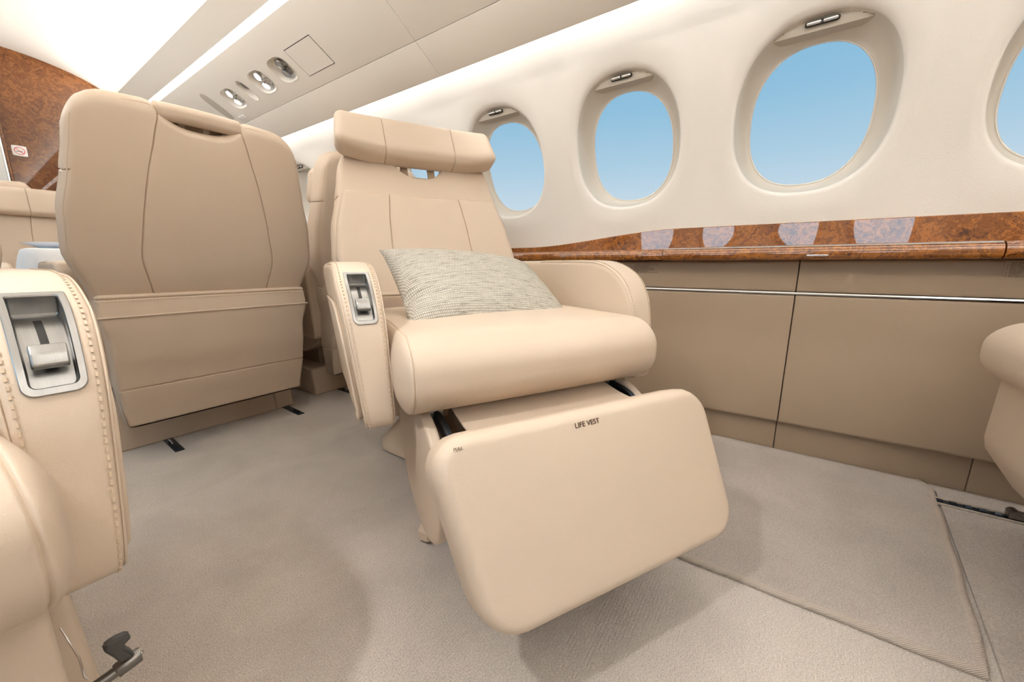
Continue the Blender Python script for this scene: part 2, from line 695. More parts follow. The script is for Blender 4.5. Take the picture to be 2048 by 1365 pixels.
def text_mesh(s, size, m, name, parent, mw, depth=0.0002, shear=0.0, bold=0.0, align='LEFT'):
    cu = bpy.data.curves.new(name, 'FONT')
    cu.body = s
    cu.size = size
    cu.extrude = depth
    cu.shear = shear
    cu.offset = bold
    cu.align_x = align
    o = bpy.data.objects.new(name, cu)
    COL.objects.link(o)
    dg = bpy.context.evaluated_depsgraph_get()
    me = bpy.data.meshes.new_from_object(o.evaluated_get(dg))
    bpy.data.objects.remove(o)
    me.materials.clear()
    me.materials.append(m)
    q = link(bpy.data.objects.new(name, me), parent)
    q.matrix_local = mw
    return q


def boolean_cut(o, vs, fs):
    c_ = mk('cutter', vs, fs, M_LEA, o.parent, None)
    bpy.context.view_layer.update()
    md = o.modifiers.new('b', 'BOOLEAN')
    md.object = c_
    md.operation = 'DIFFERENCE'
    md.solver = 'EXACT'
    dg = bpy.context.evaluated_depsgraph_get()
    me = bpy.data.meshes.new_from_object(o.evaluated_get(dg))
    o.modifiers.clear()
    o.data = me
    me.shade_smooth()
    me.set_sharp_from_angle(angle=R(40))
    bpy.data.objects.remove(c_)


# ================================================================== the cabin shell
def wallX(z):
    return 1.53 - 0.51 * max(0.0, z - 0.70) ** 2


PITCHW = 0.535
WY = [-0.02 + PITCHW * k for k in range(-4, 8)]
ZB, ZT = 0.66, 1.43
WZ = 1.05
WA, WB = 0.187, 0.208
NSEG = 112


def sup(th, a_, b_, p=2.35):
    c_, s_ = math.cos(th), math.sin(th)
    return (a_ * math.copysign(abs(c_) ** (2 / p), c_), b_ * math.copysign(abs(s_) ** (2 / p), s_))


def mirx(side, x):
    return x if side > 0 else 2 * CX0 - x


def ycen(side, yc):
    return yc if side > 0 else yc - 0.04


def build_sidewall(side):
    vs, fs = [], []
    per = []
    n4 = NSEG // 4
    hw = PITCHW / 2
    for k in range(n4):
        per.append((hw, ZB + (ZT - ZB) * k / n4))
    for k in range(n4):
        per.append((hw - 2 * hw * k / n4, ZT))
    for k in range(n4):
        per.append((-hw, ZT - (ZT - ZB) * k / n4))
    for k in range(n4):
        per.append((-hw + 2 * hw * k / n4, ZB))
    for yc in [ycen(side, q_) for q_ in WY]:
        ang = []
        for (y, z) in per:
            # angle parameter of the superellipse that points the same way
            th = math.atan2((z - WZ) / WB, y / WA)
            ang.append(th)
        base = len(vs)
        rings = 0
        lip = 0.015
        ol = [sup(t_, WA, WB) for t_ in ang]
        # wall part: perimeter -> opening + lip
        for t_ in (0, 0.2, 0.4, 0.6, 0.75, 0.88, 1.0):
            for (py, pz), (oy, oz) in zip(per, ol):
                k = 1 + lip / WA
                ty, tz = oy * k, oz * k + WZ
                y = py + (ty - py) * t_
                z = pz + (tz - pz) * t_
                bulge = -0.0035 * math.sin(PI * min(1, max(0, (t_ - 0.55) / 0.45))) if t_ > 0.55 else 0
                vs.append((mirx(side, wallX(z) + bulge), yc + y, z))
            rings += 1
        # rounded lip into the recess
        for q in (0.2, 0.4, 0.6, 0.8, 1.0):
            a_ = PI / 2 * q
            for (oy, oz) in ol:
                k = 1 + lip / WA * (1 - math.sin(a_))
                y, z = oy * k, oz * k + WZ
                vs.append((mirx(side, wallX(z) + lip * (1 - math.cos(a_))), yc + y, z))
            rings += 1
        for r_ in range(rings - 1):
            for i in range(NSEG):
                j = (i + 1) % NSEG
                fs.append((base + r_ * NSEG + i, base + r_ * NSEG + j, base + (r_ + 1) * NSEG + j, base + (r_ + 1) * NSEG + i))
    # blank ends up to the bulkheads
    for ya, yb in ((Y0, ycen(side, WY[0]) - hw), (ycen(side, WY[-1]) + hw, Y1)):
        if yb - ya > 0.01:
            base = len(vs)
            for k in range(21):
                z = ZB + (ZT - ZB) * k / 20
                vs += [(mirx(side, wallX(z)), ya, z), (mirx(side, wallX(z)), yb, z)]
            for k in range(20):
                fs.append((base + 2 * k, base + 2 * k + 1, base + 2 * k + 3, base + 2 * k + 2))
    # merge coincident cell borders
    o = mk('wall_right' if side > 0 else 'wall_left', vs, fs, M_WALL, None, 60)
    bm = bmesh.new()
    bm.from_mesh(o.data)
    bmesh.ops.remove_doubles(bm, verts=bm.verts, dist=0.0002)
    bm.to_mesh(o.data)
    bm.free()
    return struct(o)


def build_window(side, yc, num):
    """shroud, glazing bead, pane, parked shade with its two-piece pull"""
    root = bpy.data.objects.new('window_%d' % num, None)
    COL.objects.link(root)
    root['kind'] = 'structure'
    root.location = (mirx(side, 1.5), yc, WZ)

    def L(x, y, z):
        return (mirx(side, x) - root.location.x, y, z - WZ)
    N = 96
    th = [2 * PI * i / N for i in range(N)]
    vs, fs = [], []
    prof = [(0.013, 1.0, 1.0), (0.03, 0.992, 0.992), (0.05, 0.965, 0.97), (0.068, 0.92, 0.93), (0.082, 0.86, 0.885), (0.088, 0.82, 0.86), (0.0885, 0.80, 0.845)]
    for d, ka, kb in prof:
        for t_ in th:
            y, z = sup(t_, WA * ka, WB * kb)
            vs.append(L(wallX(z + WZ) + d, y, z + WZ))
    for k in range(len(prof) - 1):
        for i in range(N):
            j = (i + 1) % N
            fs.append((k * N + i, k * N + j, (k + 1) * N + j, (k + 1) * N + i))
    mk('window_shroud', vs, fs, M_REVEAL, root, 50)
    # bead
    pts = []
    for t_ in th:
        y, z = sup(t_, WA * 0.80, WB * 0.845)
        pts.append(L(wallX(z + WZ) + 0.088, y, z + WZ))
    MB().tube(pts, 0.0022, 6, closed=True).build('window_bead', M_CEIL, root)
    # pane
    vs, fs = [], []
    for k in (1.0, 0.66, 0.33):
        for t_ in th:
            y, z = sup(t_, WA * 0.805 * k, WB * 0.85 * k)
            vs.append(L(wallX(z + WZ) + 0.092, y, z + WZ))
    vs.append(L(wallX(WZ) + 0.092, 0, WZ))
    for k in range(2):
        for i in range(N):
            j = (i + 1) % N
            fs.append((k * N + i, k * N + j, (k + 1) * N + j, (k + 1) * N + i))
    for i in range(N):
        fs.append((2 * N + i, 2 * N + (i + 1) % N, 3 * N))
    mk('window_pane', vs, fs, M_GLASS, root, None)
    # parked shade: rail whose lower edge crosses the top of the opening
    zb = WZ + 0.180
    vs, fs = [], []
    ys = [(-1 + 2 * i / 24) * 0.122 for i in range(25)]

    def cap(y, k=0.965):
        c_ = min(0.999, abs(y) / (WA * k))
        return WZ + WB * 0.975 * (1 - c_ ** 2.35) ** (1 / 2.35)
    for y in ys:
        zt = max(zb + 0.001, cap(y) + 0.004)
        zm = zb + 0.0105
        vs += [L(1.406, y, zm), L(1.412, y, zb + 0.001), L(1.448, y, zb), L(1.451, y, zb + 0.002), L(1.451, y, zt), L(1.404, y, zt)]
    for i in range(24):
        for k in range(6):
            a_, b_ = i * 6 + k, i * 6 + (k + 1) % 6
            fs.append((a_, b_, b_ + 6, a_ + 6))
    fs += [(0, 1, 2, 3, 4, 5), tuple(24 * 6 + k for k in range(6))]
    mk('window_shade', vs, fs, M_SHADE, root, 30)
    if side < 0 and yc < -0.9:
        # this shade is drawn all the way down
        vs, fs = [], []
        for k in (1.0, 0.5):
            for t_ in th:
                y, z = sup(t_, WA * 0.93 * k, WB * 0.935 * k)
                vs.append(L(wallX(z + WZ) + 0.066, y, z + WZ))
        fs = [(i, (i + 1) % N, N + (i + 1) % N, N + i) for i in range(N)] + [tuple(range(N, 2 * N))]
        mk('drawn_shade', vs, fs, M_REVEAL, root, None)
    # pull
    hm = MB()
    hm.add(*rbox((0.004, 0.0365, 0.0062), (0.003, 0.006, 0.005), (1, 4, 1), deform=lambda x, y, z: L(1.4005 + x, y, WZ + 0.1955 + z)))
    h0 = hm.build('shade_pull_surround', M_BLACK, root)
    for sg in (-1, 1):
        hm = MB()
        hm.add(*rbox((0.0045, 0.0162, 0.0044), (0.004, 0.004, 0.004), (1, 4, 1), deform=lambda x, y, z: L(1.3965 + x, y + sg * 0.0174, WZ + 0.1955 + z)))
        hm.build('shade_pull', M_CHROME, root)
    return root


for side in (1, -1):
    build_sidewall(side)
wn = 1
for side in (1, -1):
    for yc in WY:
        build_window(side, ycen(side, yc), wn)
        wn += 1


def prism(name, poly_xz, ya, yb, m, side=1, parent=None, sharp=30, bev=0.0):
    """(x,z) polygon extruded along Y"""
    pts = [(mirx(side, x), z) for x, z in poly_xz]
    n_ = len(pts)
    vs = [(x, ya, z) for x, z in pts] + [(x, yb, z) for x, z in pts]
    fs = [(i, (i + 1) % n_, n_ + (i + 1) % n_, n_ + i) for i in range(n_)] + [tuple(range(n_)), tuple(range(n_, 2 * n_))]
    o = mk(name, vs, fs, m, parent, sharp)
    if bev:
        bm = bmesh.new()
        bm.from_mesh(o.data)
        bmesh.ops.bevel(bm, geom=[e_ for e_ in bm.edges if e_.calc_face_angle(0) > 0.4], offset=bev, segments=3, affect='EDGES', profile=0.5)
        bm.to_mesh(o.data)
        bm.free()
        o.data.shade_smooth()
        o.data.set_sharp_from_angle(angle=R(40))
    return o


# ---- ceiling: valance panels, strip lamps, coves, dome
def cz(x):
    return 1.336 - 0.571 * (x - 1.2)


TH_ = 0.012
cn = (0.571 / math.hypot(1, 0.571), 1 / math.hypot(1, 0.571))       # upward normal of the sloping panel (x, z)


def ceil_panel(xa, xb, ya, yb, side, name='ceiling'):
    g = 0.0008
    poly = [(xa + g, cz(xa + g)), (xb - g, cz(xb - g)), (xb - g + cn[0] * TH_, cz(xb - g) + cn[1] * TH_), (xa + g + cn[0] * TH_, cz(xa + g) + cn[1] * TH_)]
    return struct(prism(name, poly, ya + g, yb - g, M_CEIL, side, bev=0.0012))


psu_panel = None
seams = [Y0, -1.2, 1.165, 3.8]
for side in (1, -1):
    for ya, yb in zip(seams, seams[1:]):
        p_ = ceil_panel(0.835, 1.077, ya, yb, side)
        if side == 1 and ya > 1:
            psu_panel = p_
        ceil_panel(1.077, 1.2, ya, yb, side)
    struct(prism('ceiling', [(0.72, cz(0.72)), (0.811, cz(0.811)), (0.811 + cn[0] * TH_, cz(0.811) + cn[1] * TH_), (0.735, cz(0.735) + 0.022), (0.722, cz(0.72) + 0.028), (0.717, cz(0.72) + 0.02)], Y0, Y1, M_CEIL, side, sharp=50))
    # upturned lower lip of the valance
    struct(prism('ceiling', [(1.1995, cz(1.1995)), (1.2035, cz(1.2) + 0.004), (1.2035, cz(1.2) + 0.03), (1.1995, cz(1.2) + 0.03)], Y0, Y1, M_CEIL, side))
    # backing that closes the fuselage above the panels
    back = [(1.205, 1.36), (1.213, 1.43), (1.25, 1.47), (1.34, 1.43), (1.34, 1.50), (0.93, 1.76), (0.93, 1.73), (1.20, 1.45)]
    struct(prism('ceiling', [(1.203, 1.39), (1.235, 1.455), (1.30, 1.452), (1.36, 1.38), (1.40, 1.40), (1.36, 1.50), (0.90, 1.74), (0.86, 1.64), (0.80, 1.585), (0.80, 1.573), (0.90, 1.53)], Y0, Y1, M_DOME, side, sharp=60))
    # strip lamp
    o = prism('strip_lamp', [(0.8125, cz(0.8125) + 0.002), (0.8335, cz(0.8335) + 0.002), (0.8335 + cn[0] * .006, cz(0.8335) + .008), (0.8125 + cn[0] * .006, cz(0.8125) + .008)], Y0 + 0.02, Y1 - 0.02, M_STRIP, side)
    tag(o, 'long bright strip lamp in the ceiling panel above the window side seats' if side > 0 else 'long strip lamp in the ceiling on the far side of the aisle', 'lamp')
    # cove trough and dome edge
    struct(prism('ceiling', [(0.722, 1.612), (0.80, 1.60), (0.868, 1.615), (0.868, 1.60), (0.80, 1.585), (0.73, 1.605)], Y0, Y1, M_DOME, side, sharp=60))
vs, fs = [], []
ND = 48
for k in range(ND + 1):
    u = PI * k / ND
    x = CX0 + 0.565 * math.cos(u)
    z = 1.60 + 0.245 * math.sin(u)
    vs += [(x, Y0, z), (x, Y1, z)]
for k in range(ND):
    fs.append((2 * k, 2 * k + 1, 2 * k + 3, 2 * k + 2))
struct(mk('ceiling', vs, fs, M_DOME, None, 60))

# ---- dado: leather sidewall panels, silver strip, kick panel
BW = -0.05


def dado(side):
    # face profile (x,z) from the kick up to the ledge
    prof_hi = [(1.490, 0.537), (1.4875, 0.545), (1.4885, 0.59), (1.490, 0.628), (1.493, 0.634), (1.55, 0.634), (1.55, 0.537)]
    prof_lo = [(1.466, 0.112), (1.462, 0.118), (1.463, 0.20), (1.472, 0.34), (1.483, 0.48), (1.487, 0.520), (1.491, 0.527), (1.55, 0.527), (1.55, 0.112)]
    kick = [(1.4905, -0.01), (1.4895, 0.108), (1.4925, 0.1115), (1.55, 0.1115), (1.55, -0.01)]
    cuts = [Y0, -2.2, -1.28, BW, 1.18, 2.4, Y1] if side > 0 else [Y0, -1.28, BW, 1.18, 2.4, Y1]
    k = 1 if side > 0 else 20
    for ya, yb in zip(cuts, cuts[1:]):
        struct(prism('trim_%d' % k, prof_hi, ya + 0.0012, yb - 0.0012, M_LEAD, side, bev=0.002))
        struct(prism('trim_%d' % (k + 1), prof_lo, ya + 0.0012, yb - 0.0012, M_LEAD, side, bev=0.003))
        k += 2
    kc = [Y0, -0.49, BW, 1.18, Y1]
    for ya, yb in zip(kc, kc[1:]):
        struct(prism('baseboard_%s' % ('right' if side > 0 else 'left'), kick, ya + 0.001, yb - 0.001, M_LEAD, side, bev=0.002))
    struct(prism('trim_%d' % (k + 1), [(1.53, -0.01), (1.545, -0.01), (1.56, 0.70), (1.535, 0.70)], Y0, Y1, M_HOLE, side))
    s_ = prism('trim_%d' % (k + 2), [(1.4865, 0.5285), (1.4848, 0.532), (1.4865, 0.5355), (1.52, 0.5355), (1.52, 0.5285)], Y0, Y1, M_CHROME, side)
    struct(s_)


dado(1)
dado(-1)


# ---- glossy burl ledge along the sidewall
def ztop(y):
    t_ = (y - 0.30) / (0.95 - 0.30)
    t_ = max(0.0, min(1.0, t_))
    t_ = t_ * t_ * (3 - 2 * t_)
    return 0.750 - 0.052 * t_


def ledge_back(side):
    vs, fs = [], []
    ys = [Y0 + (Y1 - Y0) * i / 160 for i in range(161)]
    for y in ys:
        zt = ztop(y)
        wob = 0.0006 * math.sin(y * 9.1 + 0.7) + 0.0004 * math.sin(y * 23.0)
        h_ = zt - 0.676
        vs += [(mirx(side, 1.522), y, 0.676), (mirx(side, 1.522 + h_ * 0.26 * 0.17 + wob), y, 0.676 + h_ * 0.5), (mirx(side, 1.522 + h_ * 0.05 + wob), y, zt - 0.002),
               (mirx(side, 1.528), y, zt), (mirx(side, 1.56), y, zt), (mirx(side, 1.56), y, 0.676)]
    for i in range(160):
        for k in range(6):
            fs.append((i * 6 + k, i * 6 + (k + 1) % 6, (i + 1) * 6 + (k + 1) % 6, (i + 1) * 6 + k))
    fs += [tuple(range(6)), tuple(160 * 6 + k for k in range(6))]
    o = mk('trim_%d' % (50 if side > 0 else 51), vs, fs, M_BURL, None, 25)
    struct(o)


ledge_back(1)
ledge_back(-1)
NOSE = [(1.428, 0.6345), (1.422, 0.638), (1.4185, 0.645), (1.418, 0.655), (1.4205, 0.664), (1.426, 0.671), (1.434, 0.6755), (1.445, 0.677), (1.523, 0.677), (1.523, 0.6345)]
NOSEB = [(1.432, 0.636), (1.427, 0.640), (1.425, 0.647), (1.425, 0.655), (1.427, 0.663), (1.432, 0.669), (1.439, 0.673), (1.448, 0.674), (1.523, 0.674), (1.523, 0.636)]
TY0, TY1 = -0.434, 0.343
tb = empty('folding_table', 'glossy burl folding table leaf stowed in the ledge under the windows', 'table', (1.47, (TY0 + TY1) / 2, 0.635))


def prism_in(root, name, poly, ya, yb, m, sharp=30):
    o = prism(name, poly, ya, yb, m, 1, None, sharp)
    o.parent = root
    o.matrix_parent_inverse = Matrix.Translation(-Vector(root.location))
    return o


prism_in(tb, 'table_leaf', NOSE, TY0 + 0.0015, TY1 - 0.0015, M_BURL, 35)
vs, fs = rbox((0.004, 0.026, 0.0028), (0.003, 0.004, 0.0025), (1, 4, 1), deform=off((1.4175, -0.085, 0.6465)))
o = mk('latch', vs, fs, M_CHROME)
o.parent = tb
o.matrix_parent_inverse = Matrix.Translation(-Vector(tb.location))
o['label'] = 'small polished pull latch'
# chrome strip standing in for the glossy highlight along the table's top edge
prism_in(tb, 'edge_highlight', [(1.4265, 0.6722), (1.4345, 0.6765), (1.4455, 0.6782), (1.4455, 0.6772), (1.435, 0.6752)], TY0 + 0.002, TY1 - 0.002, M_CHROME, 20)
for k, (ya, yb) in enumerate(((TY1, Y1), (Y0, TY0))):
    struct(prism('trim_%d' % (60 + k), NOSEB if k == 0 else NOSE, ya + 0.0015, yb - 0.0015, M_BURL, 1, sharp=35))
struct(prism('trim_62', NOSE, Y0, Y1, M_BURL, -1, sharp=35))


# ---- floor and mats
vs = [(-0.95, Y0, 0), (1.56, Y0, 0), (1.56, 6.2, 0), (-0.95, 6.2, 0), (-0.95, Y0, -0.05), (1.56, Y0, -0.05), (1.56, 6.2, -0.05), (-0.95, 6.2, -0.05)]
struct(mk('floor', vs, [(0, 1, 2, 3), (4, 5, 6, 7), (0, 1, 5, 4), (1, 2, 6, 5), (2, 3, 7, 6), (3, 0, 4, 7)], M_CARPET, None, 30))


def carpet_mat(name, poly, th, label, bind, loc, brad=0.008):
    root = empty(name, label, 'carpet', loc)
    n_ = len(poly)
    P = [(x - loc[0], y - loc[1]) for x, y in poly]
    vs = [(x, y, 0.0005) for x, y in P] + [(x, y, th) for x, y in P]
    fs = [tuple(range(n_)), tuple(range(n_, 2 * n_))] + [(i, (i + 1) % n_, n_ + (i + 1) % n_, n_ + i) for i in range(n_)]
    mk('carpet_pile', vs, fs, M_MAT, root, 30)
    for path in bind:
        pts = []
        for (a_, b_) in zip(path, path[1:]):
            for k in range(24):
                t_ = k / 24
                x, y = a_[0] + (b_[0] - a_[0]) * t_, a_[1] + (b_[1] - a_[1]) * t_
                wob = 0.0012 * math.sin(40 * (x + y) + 1.3)
                pts.append((x - loc[0] + wob, y - loc[1] + wob, th * 0.5))
        pts.append((path[-1][0] - loc[0], path[-1][1] - loc[1], th * 0.5))
        MB().tube(pts, brad, 12).build('bound_edge', M_BIND, root)
    return root


carpet_mat('carpet_mat', [(0.797, -0.328), (0.793, 0.64), (1.489, 0.64), (1.489, -0.398), (1.466, -0.412), (1.44, -0.406)], 0.010,
           'taupe carpet mat with thick bound edges beside the sidewall, under the reclined chair', [[(0.793, 0.64), (0.797, -0.328), (1.137, -0.376), (1.45, -0.412), (1.474, -0.405), (1.489, -0.396)]], (1.14, 0.12, 0))
carpet_mat('carpet_mat', [(0.797, -0.348), (1.44, -0.424), (1.489, -0.418), (1.489, -2.3), (0.797, -2.3)], 0.006,
           'taupe carpet at the right edge, slotted by a metal seat track', [], (1.14, -1.3, 0), 0.005)
# seat track in the right-hand carpet
tr_ = empty('seat_track', 'dark toothed seat track let into the carpet at the right edge', 'track', (1.384, -0.7, 0.006))
m_ = MB()
m_.box((0, 0, 0.0008), (0.012, 0.31, 0.0008))
for k in range(24):
    m_.tube([(0, 0.29 - k * 0.025, 0.0018), (0, 0.278 - k * 0.025, 0.0018)], 0.006, 8)
m_.build('rail', M_BLUEMETAL, tr_)
MB().tube([(0.015, 0.30, 0.002), (0.017, 0.1, 0.0025), (0.017, -0.31, 0.0025)], 0.0045, 8).build('carpet_edge', M_BIND, tr_)
MB().tube([(-0.016, 0.30, 0.0015), (-0.017, 0.1, 0.0015), (-0.017, -0.31, 0.0015)], 0.0035, 8).build('carpet_edge', M_BIND, tr_)
m_ = MB()
m_.add(*rbox((0.012, 0.026, 0.009), 0.004, (2, 3, 2), deform=off((0.0, 0.145, 0.012))))
m_.tube([(-0.013, 0.16, 0.016), (0.013, 0.16, 0.016)], 0.010, 16)
m_.tube([(-0.02, 0.135, 0.014), (0.02, 0.135, 0.014)], 0.004, 10)
m_.build('track_clamp', M_GUN, tr_)


# ---- bulkhead, doorway, next compartment
def panel_box(name, x0, x1, y0, y1, z0, z1, m, bev=0.0):
    o = prism(name, [(x0, z0), (x1, z0), (x1, z1), (x0, z1)], y0, y1, m, 1, bev=bev)
    return o


struct(panel_box('wall_front', 0.30, 1.60, 3.80, 3.84, 0, 2.0, M_BURLB))
struct(panel_box('wall_front', -1.0, -0.30, 3.80, 3.84, 0, 2.0, M_BURLB))
struct(panel_box('trim_70', 0.286, 0.2985, 3.775, 3.845, 0, 2.0, M_BURLB, 0.003))
struct(panel_box('trim_71', 0.278, 0.285, 3.785, 3.85, 0, 2.0, M_CHROME, 0.001))
struct(panel_box('trim_72', -0.2985, -0.286, 3.785, 3.85, 0, 2.0, M_BURLB, 0.003))
struct(panel_box('wall_galley', -1.0, 1.2, 5.2, 5.25, 1.05, 2.1, M_CEIL))
struct(panel_box('wall_galley', -1.0, 1.2, 5.19, 5.25, 0, 1.05, M_BURLB))
struct(panel_box('wall_galley', 0.95, 1.0, 3.84, 5.25, 0, 2.1, M_CEIL))
struct(panel_box('wall_galley', -0.95, -0.9, 3.84, 5.25, 0, 2.1, M_CEIL))
struct(panel_box('ceiling', -1.0, 1.2, 3.84, 5.25, 2.0, 2.05, M_DOME))
area('galley_lamp', (0.1, 4.5, 1.98), (0, 0, -1), 0.8, 0.8, 7)
struct(panel_box('wall_back', -1.1, 1.7, Y0 - 0.04, Y0, 0, 2.0, M_CEIL))

# no smoking sign on the bulkhead
sg = empty('no_smoking_sign', 'small white no smoking sign with red ring on the burl bulkhead', 'sign', (0.345, 3.7985, 1.285))
vs, fs = rbox((0.029, 0.001, 0.029), (0.0008, 0.0008, 0.0008), (4, 1, 4), corner=(0, 2, 0.006), deform=off((0, -0.0008, 0)))
mk('sign_plate', vs, fs, M_WHITE, sg)
ring = [(0.0195 * math.cos(2 * PI * i / 40), -0.0019, 0.0195 * math.sin(2 * PI * i / 40)) for i in range(40)]
m_ = MB().tube(ring, 0.0017, 6, closed=True)
m_.box((0, -0.0019, 0), (0.018, 0.0008, 0.0014), Matrix.Rotation(R(45), 3, 'Y'))
m_.build('prohibition_ring', M_REDINK, sg)
m_ = MB().box((-0.002, -0.0017, -0.004), (0.011, 0.0005, 0.0017))
m_.box((0.010, -0.0017, -0.004), (0.0012, 0.0005, 0.0017))
m_.tube([(0.011, -0.0018, 0.0), (0.009, -0.0018, 0.004), (0.012, -0.0018, 0.008)], 0.0008, 5)
m_.build('cigarette_symbol', M_BLACK, sg)


# ---- placards on the sidewall
def placard(label, yL, ztp, wid, hgt, lines, size, shear, lead):
    root = empty('placard', label, 'placard', (1.4865, yL, ztp))
    base = Matrix(((0, 0, -1, 0), (-1, 0, 0, 0), (0, 1, 0, 0), (0, 0, 0, 1)))
    vs = [(0.0002, 0.003, 0.004), (0.0002, -wid, 0.004), (0.0002, -wid, -hgt), (0.0002, 0.003, -hgt), (0.0012, 0.003, 0.004), (0.0012, -wid, 0.004), (0.0012, -wid, -hgt), (0.0012, 0.003, -hgt)]
    mk('placard_film', vs, [(0, 1, 2, 3), (4, 5, 6, 7), (0, 1, 5, 4), (1, 2, 6, 5), (2, 3, 7, 6), (3, 0, 4, 7)], M_LEAD, root, 30)
    mw = Matrix.Translation((-0.0002, 0, -size * 0.7)) @ base
    t_ = text_mesh('\n'.join(lines), size, M_INK, 'placard_lettering', root, mw, 0.00005, shear, 0.0)
    return root


LINES = ['     SEAT POSITION - TAXI, TAKEOFF AND LANDING', '1.  SEAT BACK - FULLY UPRIGHT', '2.  SEAT BASE - FULLY FORWARD', '3.  SEAT - USING THE ARMREST CONTROL',
         '     SLIDE FULLY FORWARD AND OUTBOARD', '4.  HEADREST-RAISED TO SUPPORT HEAD', '5.  ARMRESTS - ANY POSITION', '6.  SEAT BELT AND SHOULDER HARNESS FASTENED']
placard('small brown-lettered seat instruction placard just right of the reclined chair armrest', 0.462, 0.6215, 0.098, 0.030, LINES, 0.0040, 0.0, 1)
placard('slanted brown-lettered seat instruction placard at the right edge of the sidewall', -0.462, 0.626, 0.13, 0.034, LINES, 0.0046, 0.28, 1)


# ---- passenger service unit fittings in the sloping ceiling panel
def cw(u, v, d):
    """u along Y from Y=0, v down the slope (x), d out of the panel into the cabin"""
    x = v
    return (x - cn[0] * d, u, cz(x) - cn[1] * d)


def psu_recess(u0, v0, ru, rv, dep=0.03, p=3.0):
    N = 48
    vs, fs = [], []
    for d in (0.02, -0.05):
        for i in range(N):
            a_, b_ = sup(2 * PI * i / N, ru, rv, p)
            vs.append(cw(u0 + a_, v0 + b_, d))
    fs = [(i, (i + 1) % N, N + (i + 1) % N, N + i) for i in range(N)] + [tuple(range(N)), tuple(range(N, 2 * N))]
    boolean_cut(psu_panel, vs, fs)
    vs, fs = [], []
    prof = [(1.06, 0.0008), (1.0, 0.0016), (0.96, -0.003), (0.92, -dep * 0.5), (0.80, -dep * 0.85), (0.6, -dep), (0.3, -dep), (0.02, -dep)]
    for k, d in prof:
        for i in range(N):
            a_, b_ = sup(2 * PI * i / N, ru * k, rv * k, p)
            vs.append(cw(u0 + a_, v0 + b_, d))
    for r_ in range(len(prof) - 1):
        for i in range(N):
            j = (i + 1) % N
            fs.append((r_ * N + i, r_ * N + j, (r_ + 1) * N + j, (r_ + 1) * N + i))
    fs.append(tuple((len(prof) - 1) * N + i for i in range(N)))
    return vs, fs


def tloc(root, o):
    o.parent = root
    o.matrix_parent_inverse = Matrix.Translation(-Vector(root.location))
    return o


def disc_lathe(u0, v0, prof, tilt=(0, 0), n_=24):
    """profile of (radius, d) around an axis along the panel normal, tilted slightly"""
    vs, fs = [], []
    for r_, d in prof:
        for i in range(n_):
            a_ = 2 * PI * i / n_
            vs.append(cw(u0 + r_ * math.cos(a_) + tilt[0] * d, v0 + r_ * math.sin(a_) + tilt[1] * d, d + (r_ * math.cos(a_) * -tilt[0] * 0.6 + r_ * math.sin(a_) * -tilt[1] * 0.6)))
    for k in range(len(prof) - 1):
        for i in range(n_):
            j = (i + 1) % n_
            fs.append((k * n_ + i, k * n_ + j, (k + 1) * n_ + j, (k + 1) * n_ + i))
    fs.append(tuple((len(prof) - 1) * n_ + i for i in range(n_)))
    return vs, fs


def light_unit(u0, lit, label, cat, nm):
    root = empty(nm, label, cat, cw(u0, 0.974, 0))
    vs, fs = psu_recess(u0, 0.974, 0.068, 0.047, 0.032)
    tloc(root, mk('recessed_bowl', vs, fs, M_CEIL, None, 40))
    for s_ in (-1, 1):
        uu, vv = u0 + 0.016 * s_ * (0.3 if lit else 0.5), 0.974 + s_ * 0.020
        vs, fs = disc_lathe(uu, vv, [(0.019, -0.031), (0.021, -0.026), (0.014, -0.022), (0.012, -0.014), (0.016, -0.010), (0.0165, -0.004), (0.014, -0.001), (0.0125, -0.003)], (-0.15, s_ * 0.25))
        h_ = tloc(root, mk('lamp_housing' if lit else 'air_nozzle', vs, fs, M_CHROME if lit else M_STEEL, None, 35))
        if lit:
            vs, fs = disc_lathe(uu, vv, [(0.013, -0.004), (0.0128, 0.0), (0.008, 0.0015)], (-0.15, s_ * 0.25))
            q = mk('lamp_lens', vs, fs, M_LAMP, None, 35)
            q.parent = root
            q.matrix_parent_inverse = Matrix.Translation(-Vector(root.location))
    return root


light_unit(1.905, False, 'recessed pair of unlit metal air nozzles beside the square ceiling hatch', 'air vent', 'air_vent')
light_unit(2.104, True, 'recessed pair of lit reading lamps next to the air nozzles', 'lamp', 'reading_lamp')
light_unit(2.426, True, 'recessed pair of lit reading lamps nearest the chair back', 'lamp', 'reading_lamp')
root = empty('ceiling_fitting', 'narrow oval recess with metal disc between the two lit reading lamp pairs', 'fitting', cw(2.264, 0.974, 0))
vs, fs = psu_recess(2.264, 0.974, 0.030, 0.048, 0.020, 2.2)
tloc(root, mk('recessed_bowl', vs, fs, M_CEIL, None, 40))
vs, fs = disc_lathe(2.268, 0.962, [(0.018, -0.02), (0.018, -0.013), (0.015, -0.012)], (0.1, 0.1))
tloc(root, mk('metal_disc', vs, fs, M_GUN, None, 30))
# speaker grille
vs, fs = [], []
N = 40
for d in (0.0, 0.0012):
    for i in range(N):
        a_, b_ = sup(2 * PI * i / N, 0.034, 0.072, 3.0)
        vs.append(cw(2.63 + a_, 0.972 + b_, d))
fs = [(i, (i + 1) % N, N + (i + 1) % N, N + i) for i in range(N)] + [tuple(range(N)), tuple(range(N, 2 * N))]
M_GRILLE, nt, b = mat('grey_speaker_grille')
b.inputs['Base Color'].default_value = (0.50, 0.465, 0.41, 1)
b.inputs['Roughness'].default_value = 0.7
tag(mk('speaker_grille', vs, fs, M_GRILLE, None, 30), 'flat grey oval speaker grille in the ceiling just above the chair back', 'speaker')
